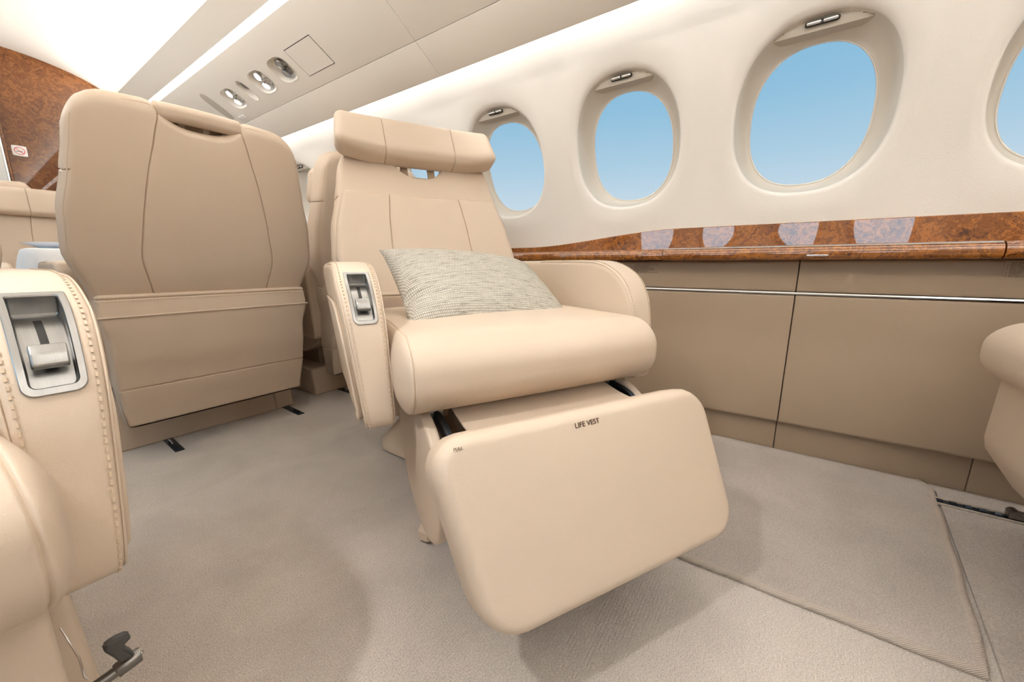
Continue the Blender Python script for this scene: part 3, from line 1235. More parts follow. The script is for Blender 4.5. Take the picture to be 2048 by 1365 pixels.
# small call light by the grille
m_ = MB()
q0 = cw(2.535, 1.052, 0.003)
m_.add(*rbox((0.010, 0.034, 0.003), 0.0025, (2, 3, 1), deform=lambda x, y, z: cw(2.535 + y, 1.052 + x, 0.003 + z)))
tag(m_.build('indicator_light', M_WHITE), 'small white rectangular indicator in the ceiling just above the chair back', 'fitting')
# square access hatch: dark reveal, slab
root = empty('access_hatch', 'flush square access hatch with a hairline gap in the sloping ceiling panel', 'hatch', cw(1.6925, 0.98, 0))


def hatch(g, d0, d1, m, nm):
    vs = [cw(u, v, d) for d in (d0, d1) for (u, v) in ((1.596 + g, 0.930 + g), (1.789 - g, 0.930 + g), (1.789 - g, 1.030 - g), (1.596 + g, 1.030 - g))]
    tloc(root, mk(nm, vs, [(0, 1, 2, 3), (4, 5, 6, 7), (0, 1, 5, 4), (1, 2, 6, 5), (2, 3, 7, 6), (3, 0, 4, 7)], m, None, 30))


hatch(-0.0016, 0.0002, 0.0010, M_HOLE, 'gap_liner')
hatch(0.0004, 0.0003, 0.0013, M_CEIL, 'hatch_door')
#SEATS
# ================================================================== seats
# seat frame: x = sitter's right, y = forward, z up, origin on the floor under the cushion
ARM_IN, ARM_OUT = 0.263, 0.334
ARM_P = [(-0.44, 0.30), (-0.455, 0.42), (-0.46, 0.56), (-0.448, 0.612), (-0.41, 0.630), (-0.25, 0.632), (-0.05, 0.632), (0.02, 0.631),
         (0.07, 0.626), (0.115, 0.611), (0.150, 0.588), (0.176, 0.555), (0.190, 0.520), (0.200, 0.475), (0.210, 0.42), (0.213, 0.385), (0.205, 0.367), (0.18, 0.360)]
ARM_C = catmull(ARM_P, 14)
ARM_LOOP = ARM_C + [(0.0, 0.335), (-0.2, 0.31), (-0.40, 0.285), (-0.43, 0.287)]


def arm_frame():
    """arc-length table of the armrest's top/front edge"""
    S = [0.0]
    for a_, b_ in zip(ARM_C, ARM_C[1:]):
        S.append(S[-1] + math.hypot(b_[0] - a_[0], b_[1] - a_[1]))
    return S


ARM_S = arm_frame()


def arm_at(s):
    s = max(0, min(ARM_S[-1], s))
    k = 0
    while k < len(ARM_S) - 2 and ARM_S[k + 1] < s:
        k += 1
    t_ = (s - ARM_S[k]) / (ARM_S[k + 1] - ARM_S[k])
    a_, b_ = ARM_C[k], ARM_C[k + 1]
    y, z = a_[0] + (b_[0] - a_[0]) * t_, a_[1] + (b_[1] - a_[1]) * t_

    def nrm(i):
        p_, q_ = ARM_C[max(i - 1, 0)], ARM_C[min(i + 1, len(ARM_C) - 1)]
        L = math.hypot(q_[0] - p_[0], q_[1] - p_[1])
        return (-(q_[1] - p_[1]) / L, (q_[0] - p_[0]) / L)
    n0, n1 = nrm(k), nrm(k + 1)
    ny, nz = n0[0] + (n1[0] - n0[0]) * t_, n0[1] + (n1[1] - n0[1]) * t_
    L = math.hypot(ny, nz)
    return y, z, ny / L, nz / L


def s_of(y, z):
    best = min(range(len(ARM_C)), key=lambda i: (ARM_C[i][0] - y) ** 2 + (ARM_C[i][1] - z) ** 2)
    return ARM_S[best]


def outer_taper(x, y, z):
    """the outer side leans in towards the bottom at the front"""
    if z < 0.60:
        k = (0.60 - z) / 0.24
        w = (x - ARM_IN) / (ARM_OUT - ARM_IN)
        x -= 0.024 * max(0, min(1.3, k)) * w
    return x


SP0, SP1 = s_of(0.112, 0.612), s_of(0.187, 0.534)


def make_arm(root, side, control, dz=0.0):
    xc = 0.2985
    h0, h1 = arm_at(SP0 + 0.004), arm_at(SP1 - 0.004)
    hole = (lambda p: h0[0] <= p[0] and h1[1] <= p[1] and p[0] > 0.05) if control else None
    vs, fs = slab(ARM_LOOP, ARM_IN, ARM_OUT, 0.014, 6, outer_taper, [xc - 0.0158, xc + 0.0158], hole)
    vs = [(side * x, y, z) for x, y, z in vs]
    arm = mk('armrest', vs, fs, M_LEA, root, 50)
    arm.location.z = dz
    xc = 0.2985

    def P(x, s, d):
        y, z, ny, nz = arm_at(s)
        return (side * (outer_taper(x, y, z)), y + ny * d, z + nz * d)
    # stitch rows near both edges of the front face
    for xx in (ARM_IN + 0.0095, ARM_OUT - 0.0095):
        m_ = MB()
        pts, nn = [], []
        s = SP0 - 0.30
        while s < ARM_S[-1] - 0.008:
            y, z, ny, nz = arm_at(s)
            pts.append(P(xx, s, -0.0004))
            nn.append((0, ny, nz))
            s += 0.004
        m_.dashes(pts, nn)
        m_.build('stitching', M_THREAD, arm)
    for xx, ins in ((ARM_IN + 0.003, 0.0036), (ARM_OUT - 0.003, 0.0036)):
        m_ = MB()
        pts = []
        s = SP0 - 0.32
        while s < ARM_S[-1] - 0.004:
            pts.append(P(xx, s, -ins))
            s += 0.006
        m_.tube(pts, 0.0011, 6)
        m_.build('welt', M_LEA, arm)
    # outer pocket panel with piped curve
    pk = catmull([(-0.30, 0.545), (-0.10, 0.552), (0.03, 0.556), (0.10, 0.545), (0.145, 0.505), (0.165, 0.45), (0.176, 0.40), (0.17, 0.372), (0.10, 0.358), (-0.10, 0.345), (-0.30, 0.33)], 5)
    vs2, fs2 = slab(pk, 0.0, 0.007, 0.003, 3)
    vs2 = [(side * (outer_taper(ARM_OUT, y, z) + x - 0.001), y, z) for x, y, z in vs2]
    mk('side_pocket', vs2, fs2, M_LEA, arm, 50)
    MB().tube([(side * (outer_taper(ARM_OUT, y, z) + 0.005), y, z) for y, z in pk[:-10]], 0.0022, 8).build('piping', M_LEA, arm)
    # rear welt seen from behind
    MB().tube([(side * (ARM_IN + 0.002), -0.456, 0.50), (side * (ARM_OUT - 0.012), -0.4585, 0.50)], 0.002, 8).build('piping', M_LEA, arm)
    if not control:
        return arm
    # ---- steel control panel let into the curve
    sL = SP1 - SP0
    sm = (SP0 + SP1) / 2
    hw, hs = 0.0202, sL / 2

    def loop(kx, ks, rb, rt):
        """rounded rectangle in (x,s): rb radius at the lower end, rt at the upper end"""
        pts = []
        a_, b_ = kx, ks
        for (cx_, cs_, r_, q0_) in ((a_, b_, rb, 0), (-a_, b_, rb, 90), (-a_, -b_, rt, 180), (a_, -b_, rt, 270)):
            for k in range(7):
                q = R(q0_ + 90 * k / 6)
                pts.append((math.copysign(a_ - r_, cx_) + r_ * math.cos(q), math.copysign(b_ - r_, cs_) + r_ * math.sin(q)))
        # densify long sides
        out_ = []
        for i in range(len(pts)):
            p_, q_ = pts[i], pts[(i + 1) % len(pts)]
            n_ = 14 if i in (13, 27) else 1
            for k in range(n_):
                out_.append((p_[0] + (q_[0] - p_[0]) * k / n_, p_[1] + (q_[1] - p_[1]) * k / n_))
        return out_

    def depth(s_):
        t_ = (s_ + hs) / (2 * hs)
        return -(0.0075 + 0.013 * (1 - t_) ** 2)
    lo = loop(hw, hs, 0.0085, 0.002)
    li = loop(hw - 0.0048, hs - 0.0058, 0.0055, 0.0022)
    l2 = loop(hw - 0.0056, hs - 0.0066, 0.0050, 0.0020)
    l3 = loop(hw - 0.0066, hs - 0.0078, 0.0044, 0.0018)
    n_ = len(lo)
    vs, fs = [], []
    rings = [(lo, lambda s_: 0.0), (lo, lambda s_: 0.0016), (loop(hw - 0.0006, hs - 0.0006, 0.0085, 0.002), lambda s_: 0.0021), (li, lambda s_: 0.0018), (l2, lambda s_: 0.0006),
             (l2, lambda s_: depth(s_) + 0.002), (l3, lambda s_: depth(s_))]
    for lp, df in rings:
        for x, s_ in lp:
            vs.append(P(xc + x, sm + s_, df(s_)))
    for r_ in range(len(rings) - 1):
        for i in range(n_):
            j = (i + 1) % n_
            fs.append((r_ * n_ + i, r_ * n_ + j, (r_ + 1) * n_ + j, (r_ + 1) * n_ + i))
    fs += strip_cap(l3, (len(rings) - 1) * n_)
    o = mk('control_panel', vs, fs, M_STEEL, arm, 25)
    o['label'] = 'brushed steel recessed seat control panel'
    # slot
    ts = [-0.60 + 0.92 * k / 16 for k in range(17)]
    vs = []
    for t_ in ts:
        s_ = t_ * hs
        w_ = 0.0026
        for sg in (-1, 1):
            vs.append(P(xc + 0.001 * t_ + sg * w_, sm + s_, depth(s_) + 0.0004))
    fs = [(2 * k, 2 * k + 1, 2 * k + 3, 2 * k + 2) for k in range(16)]
    mk('control_slot', vs, fs, M_BLACK, arm, None)
    # wedge-shaped handle
    tH = 0.42 * hs

    def hd(x, y, z):
        # x across, y along s, z outwards with a ridge
        ridge = 0.0018 * (1 - min(1, abs(y) / 0.0095)) if z > 0 else 0
        return P(xc + x, sm + tH + y, depth(tH) + 0.0115 + z + ridge)
    vs, fs = rbox((0.0112, 0.0098, 0.0040), (0.0016, 0.002, 0.0016), (4, 6, 1), deform=hd)
    o = mk('recline_handle', vs, fs, M_STEEL, arm, 30)
    m_ = MB()
    m_.add(*rbox((0.003, 0.004, 0.006), 0.0006, (1, 1, 1), deform=lambda x, y, z: P(xc + x, sm + tH + y, depth(tH) + 0.0045 + z)))
    m_.build('handle_stem', M_BLACK, arm)
    return arm


def strip_cap(lp, base):
    """triangulate a loop (convex) as a fan-free strip: pair points by s"""
    n_ = len(lp)
    top = max(range(n_), key=lambda i: (lp[i][1], lp[i][0]))
    order = [(top + k) % n_ for k in range(n_)]
    a_, b_ = 0, n_ - 1
    fs = []
    i, j = order[0], order[-1]
    ia, jb = 0, n_ - 1
    while jb - ia > 1:
        if lp[order[ia + 1]][1] > lp[order[jb - 1]][1]:
            fs.append((base + order[ia], base + order[ia + 1], base + order[jb]))
            ia += 1
        else:
            fs.append((base + order[ia], base + order[jb - 1], base + order[jb]))
            jb -= 1
    return fs


BW_PTS = [(0.0, 0.272), (0.05, 0.288), (0.17, 0.322), (0.28, 0.316), (0.40, 0.296), (0.50, 0.283), (0.62, 0.268)]


def backW(bv):
    return interp(bv, BW_PTS)


def make_back(root, recline, headrest_b, notch, rear_bar, shift=0.0, wingk=1.0):
    pv = (shift, -0.42, 0.50)

    def place(o):
        o.location = pv
        o.rotation_euler = (recline, 0, 0)
        return o
    # shell: param x +-0.32, n (y) thickness, b (z) 0..0.60
    H = 0.30

    def shell(x, y, z):
        bv = z + H
        W = backW(bv)
        t_ = abs(x) / 0.32
        seam = interp(bv, [(0.0, 0.54), (0.15, 0.545), (0.35, 0.49), (0.6, 0.36)])     # where the inner seams run, as a share of W
        # param 0.12/0.32 = .375 is the seam
        if t_ < 0.375:
            u = t_ / 0.375 * seam
        else:
            u = seam + (t_ - 0.375) / 0.625 * (1 - seam)
        rear = 1.0 if y < -0.0 else 0.0
        xx = math.copysign(u * W, x) if x else 0.0
        kz = max(0.0, (bv - 0.25) / 0.35)
        drop = (0.014 * u ** 2 + 0.050 * max(0, (u - 0.72) / 0.28) ** 2.4) * kz ** 1.5
        nt_ = 0.0
        if abs(xx) < 0.115:
            q = abs(xx) / 0.115
            nt_ = notch * (1 - q ** 3.2) ** 1.3 * max(0.0, (bv - 0.40) / 0.20) ** 1.6
        zz = z - drop - nt_
        # rear face bows outwards gently, bottom tucks under
        yy = y
        if y < 0:
            yy = y - 0.012 * (1 - u * u) * math.sin(PI * min(1, max(0, bv / 0.6)))
        yy += 0.030 * (1 - min(1, bv / 0.16)) ** 2 * (1 if y < 0 else 0)
        return (xx, yy - 0.080, zz + H)
    rear_only = lambda nn, p: nn[1] < -0.5
    g = [(0, -0.12, 0.0045, 0.0013, rear_only), (0, 0.12, 0.0045, 0.0013, rear_only), (2, 0.10, 0.006, 0.0022, lambda nn, p: abs(nn[0]) > 0.5)]
    vs, fs = rbox((0.32, 0.050, H), (0.030, 0.030, 0.040), (30, 5, 30), puff=(0, 0.004, 0), grooves=g, deform=shell)
    back = place(mk('backrest_shell', vs, fs, M_LEA, root, 60))
    # piping along the rear edge of the shell
    for sg in (-1, 1):
        pts = []
        for k in range(41):
            zz = -H + 0.035 + (2 * H - 0.075) * k / 40
            q = shell(sg * 0.310, -0.0405, zz)
            pts.append((q[0], q[1] - 0.0012, q[2]))
        for k in range(1, 14):
            a_ = k / 14
            q = shell(sg * (0.310 - 0.19 * a_), -0.0405, H - 0.013 - 0.022 * (1 - a_) ** 3)
            pts.append((q[0], q[1] - 0.0012, q[2]))
        MB().tube(pts, 0.0016, 6).build('piping', M_LEA, back)
    # horizontal split on the side faces between head and body sections
    # front cushion
    Hc = 0.2025

    def pad(x, y, z):
        bv = z + Hc
        W = backW(bv) - 0.006 - 0.018 * max(0, (bv - 0.1) / 0.3)
        seam = interp(bv, [(0.0, 0.44), (0.4, 0.455)])
        t_ = abs(x) / 0.32
        u = t_ / 0.375 * seam if t_ < 0.375 else seam + (t_ - 0.375) / 0.625 * (1 - seam)
        xx = math.copysign(u * W, x) if x else 0.0
        yy = y + 0.010 * u * u * (1 if y > 0 else 0)
        return (xx, yy - 0.038, z + Hc)
    fo = lambda nn, p: nn[1] > 0.3
    g = [(0, -0.12, 0.005, 0.0015, fo), (0, 0.12, 0.005, 0.0015, fo)]
    vs, fs = rbox((0.32, 0.026, Hc), (0.024, 0.020, 0.022), (26, 4, 18), puff=(0, 0.006, 0), grooves=g, deform=pad)
    place(mk('backrest_cushion', vs, fs, M_LEA, root, 60))
    # headrest
    Hh = 0.082

    def head(x, y, z):
        W = 0.286
        u = abs(x) / W
        wing = max(0.0, (abs(x) - 0.125) / 0.16)
        tz = (z / Hh + 1) / 2
        yy = y + (0.040 - 0.022 * tz) * wing ** 1.5 * wingk - 0.022 * (1 - wingk)
        zz = z - 0.012 * wing ** 1.5 * tz
        x = x * (1 - 0.035 * tz * wing)
        # lower edge rolls forward, front is fuller at the bottom
        yy += 0.012 * (0.5 - z / Hh * 0.5) * (1 if y > 0 else 0)
        return (x, yy - 0.012, zz * 0.93 + headrest_b)
    g = [(0, -0.122, 0.0045, 0.0018), (0, 0.122, 0.0045, 0.0018)]
    vs, fs = rbox((0.282, 0.042, Hh), (0.028, 0.030, 0.030), (26, 5, 10), puff=(0, 0.004, 0.003), grooves=g, deform=head)
    hr = place(mk('headrest', vs, fs, M_LEA, root, 60))
    # headrest guide posts inside the slit
    m_ = MB()
    for s_ in (-1, 1):
        m_.box((s_ * 0.05, -0.055, headrest_b - 0.11), (0.012, 0.007, 0.06))
    m_.box((0, -0.052, headrest_b - 0.115), (0.04, 0.004, 0.012))
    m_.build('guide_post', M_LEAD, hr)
    if rear_bar:
        def bar(x, y, z):
            return (x * 1.0, y - 0.098 - 0.004 * (1 - (x / 0.11) ** 2), z + 0.574 + 0.003 * (1 - (x / 0.11) ** 2))
        vs, fs = rbox((0.104, 0.030, 0.024), (0.006, 0.022, 0.020), (12, 3, 3), deform=bar)
        place(mk('headrest_carrier', vs, fs, M_LEA, root, 60))
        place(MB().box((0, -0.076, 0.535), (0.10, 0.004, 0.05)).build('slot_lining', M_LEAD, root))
        for s_ in (-1, 1):
            place(MB().box((s_ * 0.030 - 0.01, -0.084, 0.54), (0.008, 0.005, 0.045)).build('headrest_rail', M_LEA, root))
        place(MB().box((-0.01, -0.083, 0.528), (0.022, 0.003, 0.006)).build('headrest_rail', M_LEA, root))
    return back


def make_seat(name, label, cat, loc, rz, recline, head_b, group=None, footrest='stowed', control=0, rear=True, notch=0.07, rear_bar=False, base='plinth',
              shift=0.0, arms=(1, -1), halfw=1.0, lever=0, arm_dz=-0.006, cdy=0.0):
    root = empty(name, label, cat, loc, rz, group)
    # cushion
    H3 = (0.266, 0.30, 0.0675)

    def cush(x, y, z):
        k = max(0.0, (y - 0.10) / 0.2)
        xx = x * (1 - 0.020 * (1 - k)) * (1 + (halfw - 1) * min(1, k))
        zz = z - 0.004 * (x / 0.26) ** 2 * (1 if z > 0 else 0)
        if z > 0:
            zz -= 0.012 * max(0.0, (-y) / 0.3)
        yy = y
        if z < 0 and y > 0.2:
            zz += 0.004 * (1 - abs(z) / 0.0675)
        return (xx, yy - 0.020 + cdy, zz + 0.4475 - cdy * 0.7)
    vs, fs = rbox(H3, (0.022, 0.070, 0.055), (22, 16, 6), puff=(0.002, 0.012, 0.006), grooves=[(0, -0.245, 0.0026, 0.0014), (0, 0.245, 0.0026, 0.0014)], deform=cush)
    mk('seat_cushion', vs, fs, M_LEA, root, 70)
    make_back(root, recline, head_b, notch, rear_bar, shift, 0.2 if rear_bar else 1.0)
    for s_ in arms:
        make_arm(root, s_, control == s_, arm_dz if control == s_ else arm_dz * 0.0)
    # seat pan housing
    if footrest == 'stowed':
        poly = [(-0.40, 0.385), (-0.40, 0.26), (-0.25, 0.20), (0.14, 0.150), (0.19, 0.160), (0.240, 0.235), (0.245, 0.26), (0.240, 0.385)]
        vs, fs = slab(poly, -0.262, 0.262, 0.012, 4)
        mk('stowed_legrest', vs, fs, M_LEA, root, 35)
    else:
        vs, fs = slab([(-0.40, 0.385), (-0.40, 0.30), (0.05, 0.29), (0.16, 0.34), (0.17, 0.385)], -0.225, 0.225, 0.008, 3)
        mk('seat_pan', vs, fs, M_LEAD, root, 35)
    if rear:
        Hr = 0.2100

        def skirt(x, y, z):
            zz = z + 0.3260
            W = interp(zz, [(0.12, 0.262), (0.26, 0.272), (0.40, 0.272), (0.47, 0.286), (0.54, 0.282)]) / 0.28
            yy = y - 0.500
            if y < 0:
                yy -= 0.006 * math.sin(PI * min(1, max(0, (zz - 0.12) / 0.36))) - 0.045 * (0.47 - min(0.47, zz)) * 0 + 0.095 * 0
                yy += interp(zz, [(0.12, 0.070), (0.258, 0.042), (0.36, 0.016), (0.47, -0.004), (0.54, 0.0)])
                # soft sagging folds of the pocket
                if 0.27 < zz < 0.46:
                    yy += 0.004 * math.sin((x * 9 + zz * 14)) * math.sin(PI * (zz - 0.27) / 0.19) * math.exp(-((abs(x) - 0.2) / 0.08) ** 2)
            return (x * W, yy, zz)
        gr = [(2, 0.535 - 0.3260 - 0.012, 0.003, 0.0016), (2, 0.246 - 0.3260, 0.0045, 0.0018)]
        vs, fs = rbox((0.28, 0.070, Hr), (0.012, 0.012, 0.010), (20, 4, 24), grooves=gr, deform=skirt)
        sk = mk('rear_pocket', vs, fs, M_LEA, root, 60)
        m_ = MB()
        pts = [skirt(-0.282 + 0.564 * k / 30, -0.072, 0.472 - 0.3260) for k in range(31)]
        m_.tube(pts, 0.0030, 8)
        m_.build('piping', M_LEA, sk)
        for zz in (0.5285, 0.5170):
            m_ = MB()
            pts = [skirt(-0.276 + 0.552 * k / 40, -0.0705, zz - 0.3260) for k in range(41)]
            m_.dashes(pts, [(0, -1, 0)] * 41, 0.005, 0.004, 0.001, 0.001)
            m_.build('stitching', M_THREAD, sk)
    if base == 'plinth':
        vs, fs = rbox((0.285, 0.26, 0.066), (0.012, 0.02, 0.010), (3, 3, 3), grooves=[(0, 0.21, 0.004, 0.002)], deform=lambda x, y, z: (x, y - 0.085 - 0.02 * (0.06 - z) / 0.12 * (1 if y < 0 else 0), z + 0.062))
        mk('base_plinth', vs, fs, M_LEA, root, 40)
        vs, fs = slab([(-0.26, 0.12), (0.10, 0.12), (0.10, 0.30), (-0.26, 0.30)], -0.19, 0.19, 0.01, 2)
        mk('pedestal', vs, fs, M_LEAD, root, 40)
        if rear:
            for tx in (-0.155, 0.245):
                tk = MB()
                tk.box((tx, -0.435, 0.0012), (0.013, 0.075, 0.0012))
                for k in range(4):
                    tk.tube([(tx, -0.445 - k * 0.018, 0.0025), (tx, -0.450 - k * 0.018, 0.0025)], 0.0055, 8)
                tk.build('track_end', M_BLUEMETAL, root)
            tk = MB().tube([(-0.158, -0.40, 0.002), (-0.160, -0.41, 0.016), (-0.158, -0.425, 0.012), (-0.156, -0.43, 0.003)], 0.0035, 8)
            tk.build('track_latch', M_GUN, root)
    else:
        # swivel pedestal on splayed foot
        fp = [(0.105, -0.25), (0.20, -0.50), (-0.20, -0.50), (-0.105, -0.25), (-0.20, 0.06), (0.20, 0.06)]
        vs, fs = [], []
        for (kx, ky, z) in ((1, 1, 0.0105), (1.0, 1.0, 0.030), (0.62, 0.82, 0.13), (0.60, 0.80, 0.145)):
            for x, y in ((0.200, -0.485), (0.205, -0.43), (0.118, -0.265), (0.11, -0.14), (0.205, 0.05), (0.19, 0.07), (-0.19, 0.07), (-0.205, 0.05), (-0.11, -0.14), (-0.118, -0.265), (-0.205, -0.43), (-0.200, -0.485)):
                vs.append((x * kx, (y + 0.20) * ky - 0.20, z))
        for r_ in range(3):
            for i in range(12):
                j = (i + 1) % 12
                fs.append((r_ * 12 + i, r_ * 12 + j, (r_ + 1) * 12 + j, (r_ + 1) * 12 + i))
        fs += [tuple(range(12)), tuple(range(36, 48))]
        o = mk('base_foot', vs, fs, M_LEA, root, 30)
        vs, fs = slab([(-0.36, 0.14), (-0.02, 0.14), (0.02, 0.36), (-0.38, 0.36)], -0.125, 0.125, 0.012, 3)
        mk('pedestal', vs, fs, M_LEA, root, 30)
    if footrest == 'out':
        phi = R(22)
        piv = (0.0, 0.4425, 0.2625)

        def place(o):
            o.location = piv
            o.rotation_euler = (phi, 0, 0)
            return o
        HF = (0.262, 0.038, 0.139)
        vs, fs = rbox(HF, (0.020, 0.024, 0.020), (26, 4, 18), puff=(0, 0.006, 0), corner=(0, 2, 0.058), deform=lambda x, y, z: (x * (1 - 0.09 * (0.139 - z) / 0.278) - 0.026 * (0.139 - z) / 0.278, y - 0.041, z * 0.95 + 0.022))
        fr_ = place(mk('footrest', vs, fs, M_LEA, root, 60))
        T = Matrix(((-1, 0, 0, 0), (0, 0, 1, 0), (0, 1, 0, 0), (0, 0, 0, 1)))

        def face_y(x, z):
            return -0.003 + 0.006 * (1 - (x / 0.262) ** 2) * max(0.0, 1 - ((z - 0.022) / 0.132) ** 2) + 0.0004
        q = text_mesh('LIFE VEST', 0.0112, M_INK, 'printed_lettering', fr_, Matrix.Translation((0.038, face_y(0.02, 0.132) + 0.0004, 0.1285)) @ T, 0.0003)
        q['label'] = 'brown printed words LIFE VEST'
        q = text_mesh('PULL', 0.0058, M_INK, 'printed_lettering', fr_, Matrix.Translation((0.2255, face_y(0.22, 0.137) + 0.0004, 0.1355)) @ T, 0.0003)
        q['label'] = 'small brown printed word PULL'
        # fabric flap, hinge arms, brackets
        vs, fs = [], []
        prof = [(0.10, 0.395), (0.17, 0.388), (0.23, 0.372), (0.29, 0.365), (0.335, 0.372)]
        pc = catmull(prof, 5)
        for sg in (0.0, 0.003):
            for i in range(17):
                x = -0.170 + 0.340 * i / 16
                for (y, z) in pc:
                    vs.append((x, y, z - sg))
        nP = len(pc)
        for L_ in (0, 1):
            for i in range(16):
                for k in range(nP - 1):
                    b0 = L_ * 17 * nP + i * nP + k
                    fs.append((b0, b0 + 1, b0 + nP + 1, b0 + nP))
        fl = mk('leather_flap', vs, fs, M_LEA, root, 60)
        for s_ in (1, -1):
            m_ = MB()
            m_.add(*slab(catmull([(0.12, 0.355), (0.20, 0.372), (0.27, 0.364), (0.325, 0.325), (0.35, 0.27), (0.338, 0.258), (0.31, 0.31), (0.25, 0.342), (0.17, 0.345)], 3), 0.190 if s_ > 0 else -0.200, 0.200 if s_ > 0 else -0.190, 0.003, 2))
            m_.build('hinge_arm', M_BLUEMETAL, root)
            MB().tube([(s_ * 0.183, 0.33, 0.335), (s_ * 0.206, 0.33, 0.335)], 0.008, 14).build('hinge_pin', M_GUN, root)
            MB().tube([(s_ * 0.183, 0.20, 0.368), (s_ * 0.208, 0.20, 0.368)], 0.010, 14).build('hinge_pin', M_GUN, root)
            vs, fs = slab(catmull([(0.04, 0.375), (0.16, 0.383), (0.235, 0.372), (0.285, 0.345), (0.31, 0.300), (0.31, 0.22), (0.28, 0.17), (0.20, 0.15), (0.10, 0.19), (0.04, 0.26)], 3), 0.208 if s_ > 0 else -0.228, 0.228 if s_ > 0 else -0.208, 0.006, 3)
            mk('side_bracket', vs, fs, M_LEA, root, 40)
        vs, fs = slab([(0.02, 0.36), (0.16, 0.36), (0.24, 0.30), (0.20, 0.20), (0.02, 0.20)], -0.16, 0.16, 0.01, 2)
        mk('legrest_housing', vs, fs, M_LEAD, root, 40)
        m_ = MB()
        m_.tube([(0.12, -0.24, 0.016), (0.150, -0.235, 0.020), (0.162, -0.215, 0.030)], 0.005, 8)
        m_.build('swivel_lever', M_GREY, root)
    if lever:
        s_ = lever
        lv = MB()
        lv.tube([(s_ * 0.20, 0.075, 0.135), (s_ * 0.300, 0.072, 0.148)], 0.0062, 20)
        o = lv.build('release_lever_shaft', M_GUN, root)
        lv = MB()
        lv.tube([(s_ * 0.296, 0.072, 0.1475), (s_ * 0.298, 0.072, 0.148), (s_ * 0.3165, 0.0715, 0.151), (s_ * 0.318, 0.0715, 0.151)], [0.0082, 0.0088, 0.0088, 0.008], 24)
        lv.build('release_lever_collar', M_GUN, o)
        lv = MB()
        lv.tube([(s_ * 0.317, 0.0715, 0.151), (s_ * 0.3195, 0.0715, 0.1515), (s_ * 0.321, 0.0715, 0.1517)], [0.0032, 0.003, 0.0012], 14)
        lv.build('release_lever_bolt', M_CHROME, o)
        pl_ = [(0.300, 0.160), (0.296, 0.172), (0.291, 0.184), (0.290, 0.190), (0.295, 0.1925), (0.302, 0.193), (0.309, 0.1915), (0.3135, 0.187), (0.3115, 0.183), (0.307, 0.180), (0.306, 0.175), (0.310, 0.168), (0.313, 0.158)]
        n_ = len(pl_)
        vs = [(s_ * x, 0.068, z) for x, z in pl_] + [(s_ * x, 0.080, z) for x, z in pl_]
        fs = [(i, (i + 1) % n_, n_ + (i + 1) % n_, n_ + i) for i in range(n_)] + [tuple(range(n_)), tuple(range(n_, 2 * n_))]
        pd = mk('release_lever_paddle', vs, fs, M_GREY, o, 30)
        bm = bmesh.new()
        bm.from_mesh(pd.data)
        bmesh.ops.bevel(bm, geom=[e_ for e_ in bm.edges if e_.calc_face_angle(0) > 1.2], offset=0.002, segments=3, affect='EDGES')
        bm.to_mesh(pd.data)
        bm.free()
        pd.data.shade_smooth()
        MB().tube([(s_ * 0.266, 0.10, 0.255), (s_ * 0.272, 0.12, 0.225), (s_ * 0.272, 0.125, 0.205), (s_ * 0.274, 0.125, 0.20)], 0.0009, 6).build('release_cable', M_CHROME, root)
    return root


GRP = 'cream leather cabin seats'
main = make_seat('passenger_seat', 'reclined cream leather seat with footrest out and a grey pillow on it', 'seat', (0.707, 0.553, 0.0), R(152), R(24), 0.600, GRP,
                 footrest='out', control=1, rear=True, notch=0.115, base='swivel', shift=-0.018)
fgs = make_seat('passenger_seat', 'cream leather seat cut off by the left edge, steel control panel close up', 'seat', (-0.262, 0.665, 0.0), R(180), R(14), 0.53, GRP,
                footrest='stowed', control=-1, lever=-1, halfw=1.085, arm_dz=-0.018, cdy=0.016)
s2 = make_seat('passenger_seat', 'upright cream leather seat seen from behind, tall back in the left foreground', 'seat', (0.510, 2.11, 0.0), R(-1.5), R(11), 0.455, GRP,
               footrest='stowed', notch=0.060, rear_bar=True)
s3 = make_seat('passenger_seat', 'cream leather seat seen from behind, half hidden between tall seat back and reclined seat', 'seat', (1.170, 2.14, 0.0), 0, R(5), 0.455, GRP,
               footrest='stowed', notch=0.060, rear_bar=True, arms=(-1,))
s3.scale = (0.93, 1, 1)
s4 = make_seat('passenger_seat', 'cream leather seat at the right edge, only its rounded cushion end showing', 'seat', (0.945, -0.645, 0.0), 0, R(14), 0.53, GRP, footrest='stowed', base='swivel')
s5 = make_seat('passenger_seat', 'distant cream leather seat facing the camera behind the white clothed table', 'seat', (0.435, 3.17, 0.0), R(180), R(3), 0.475, GRP, footrest='stowed', rear=False, notch=0.08)

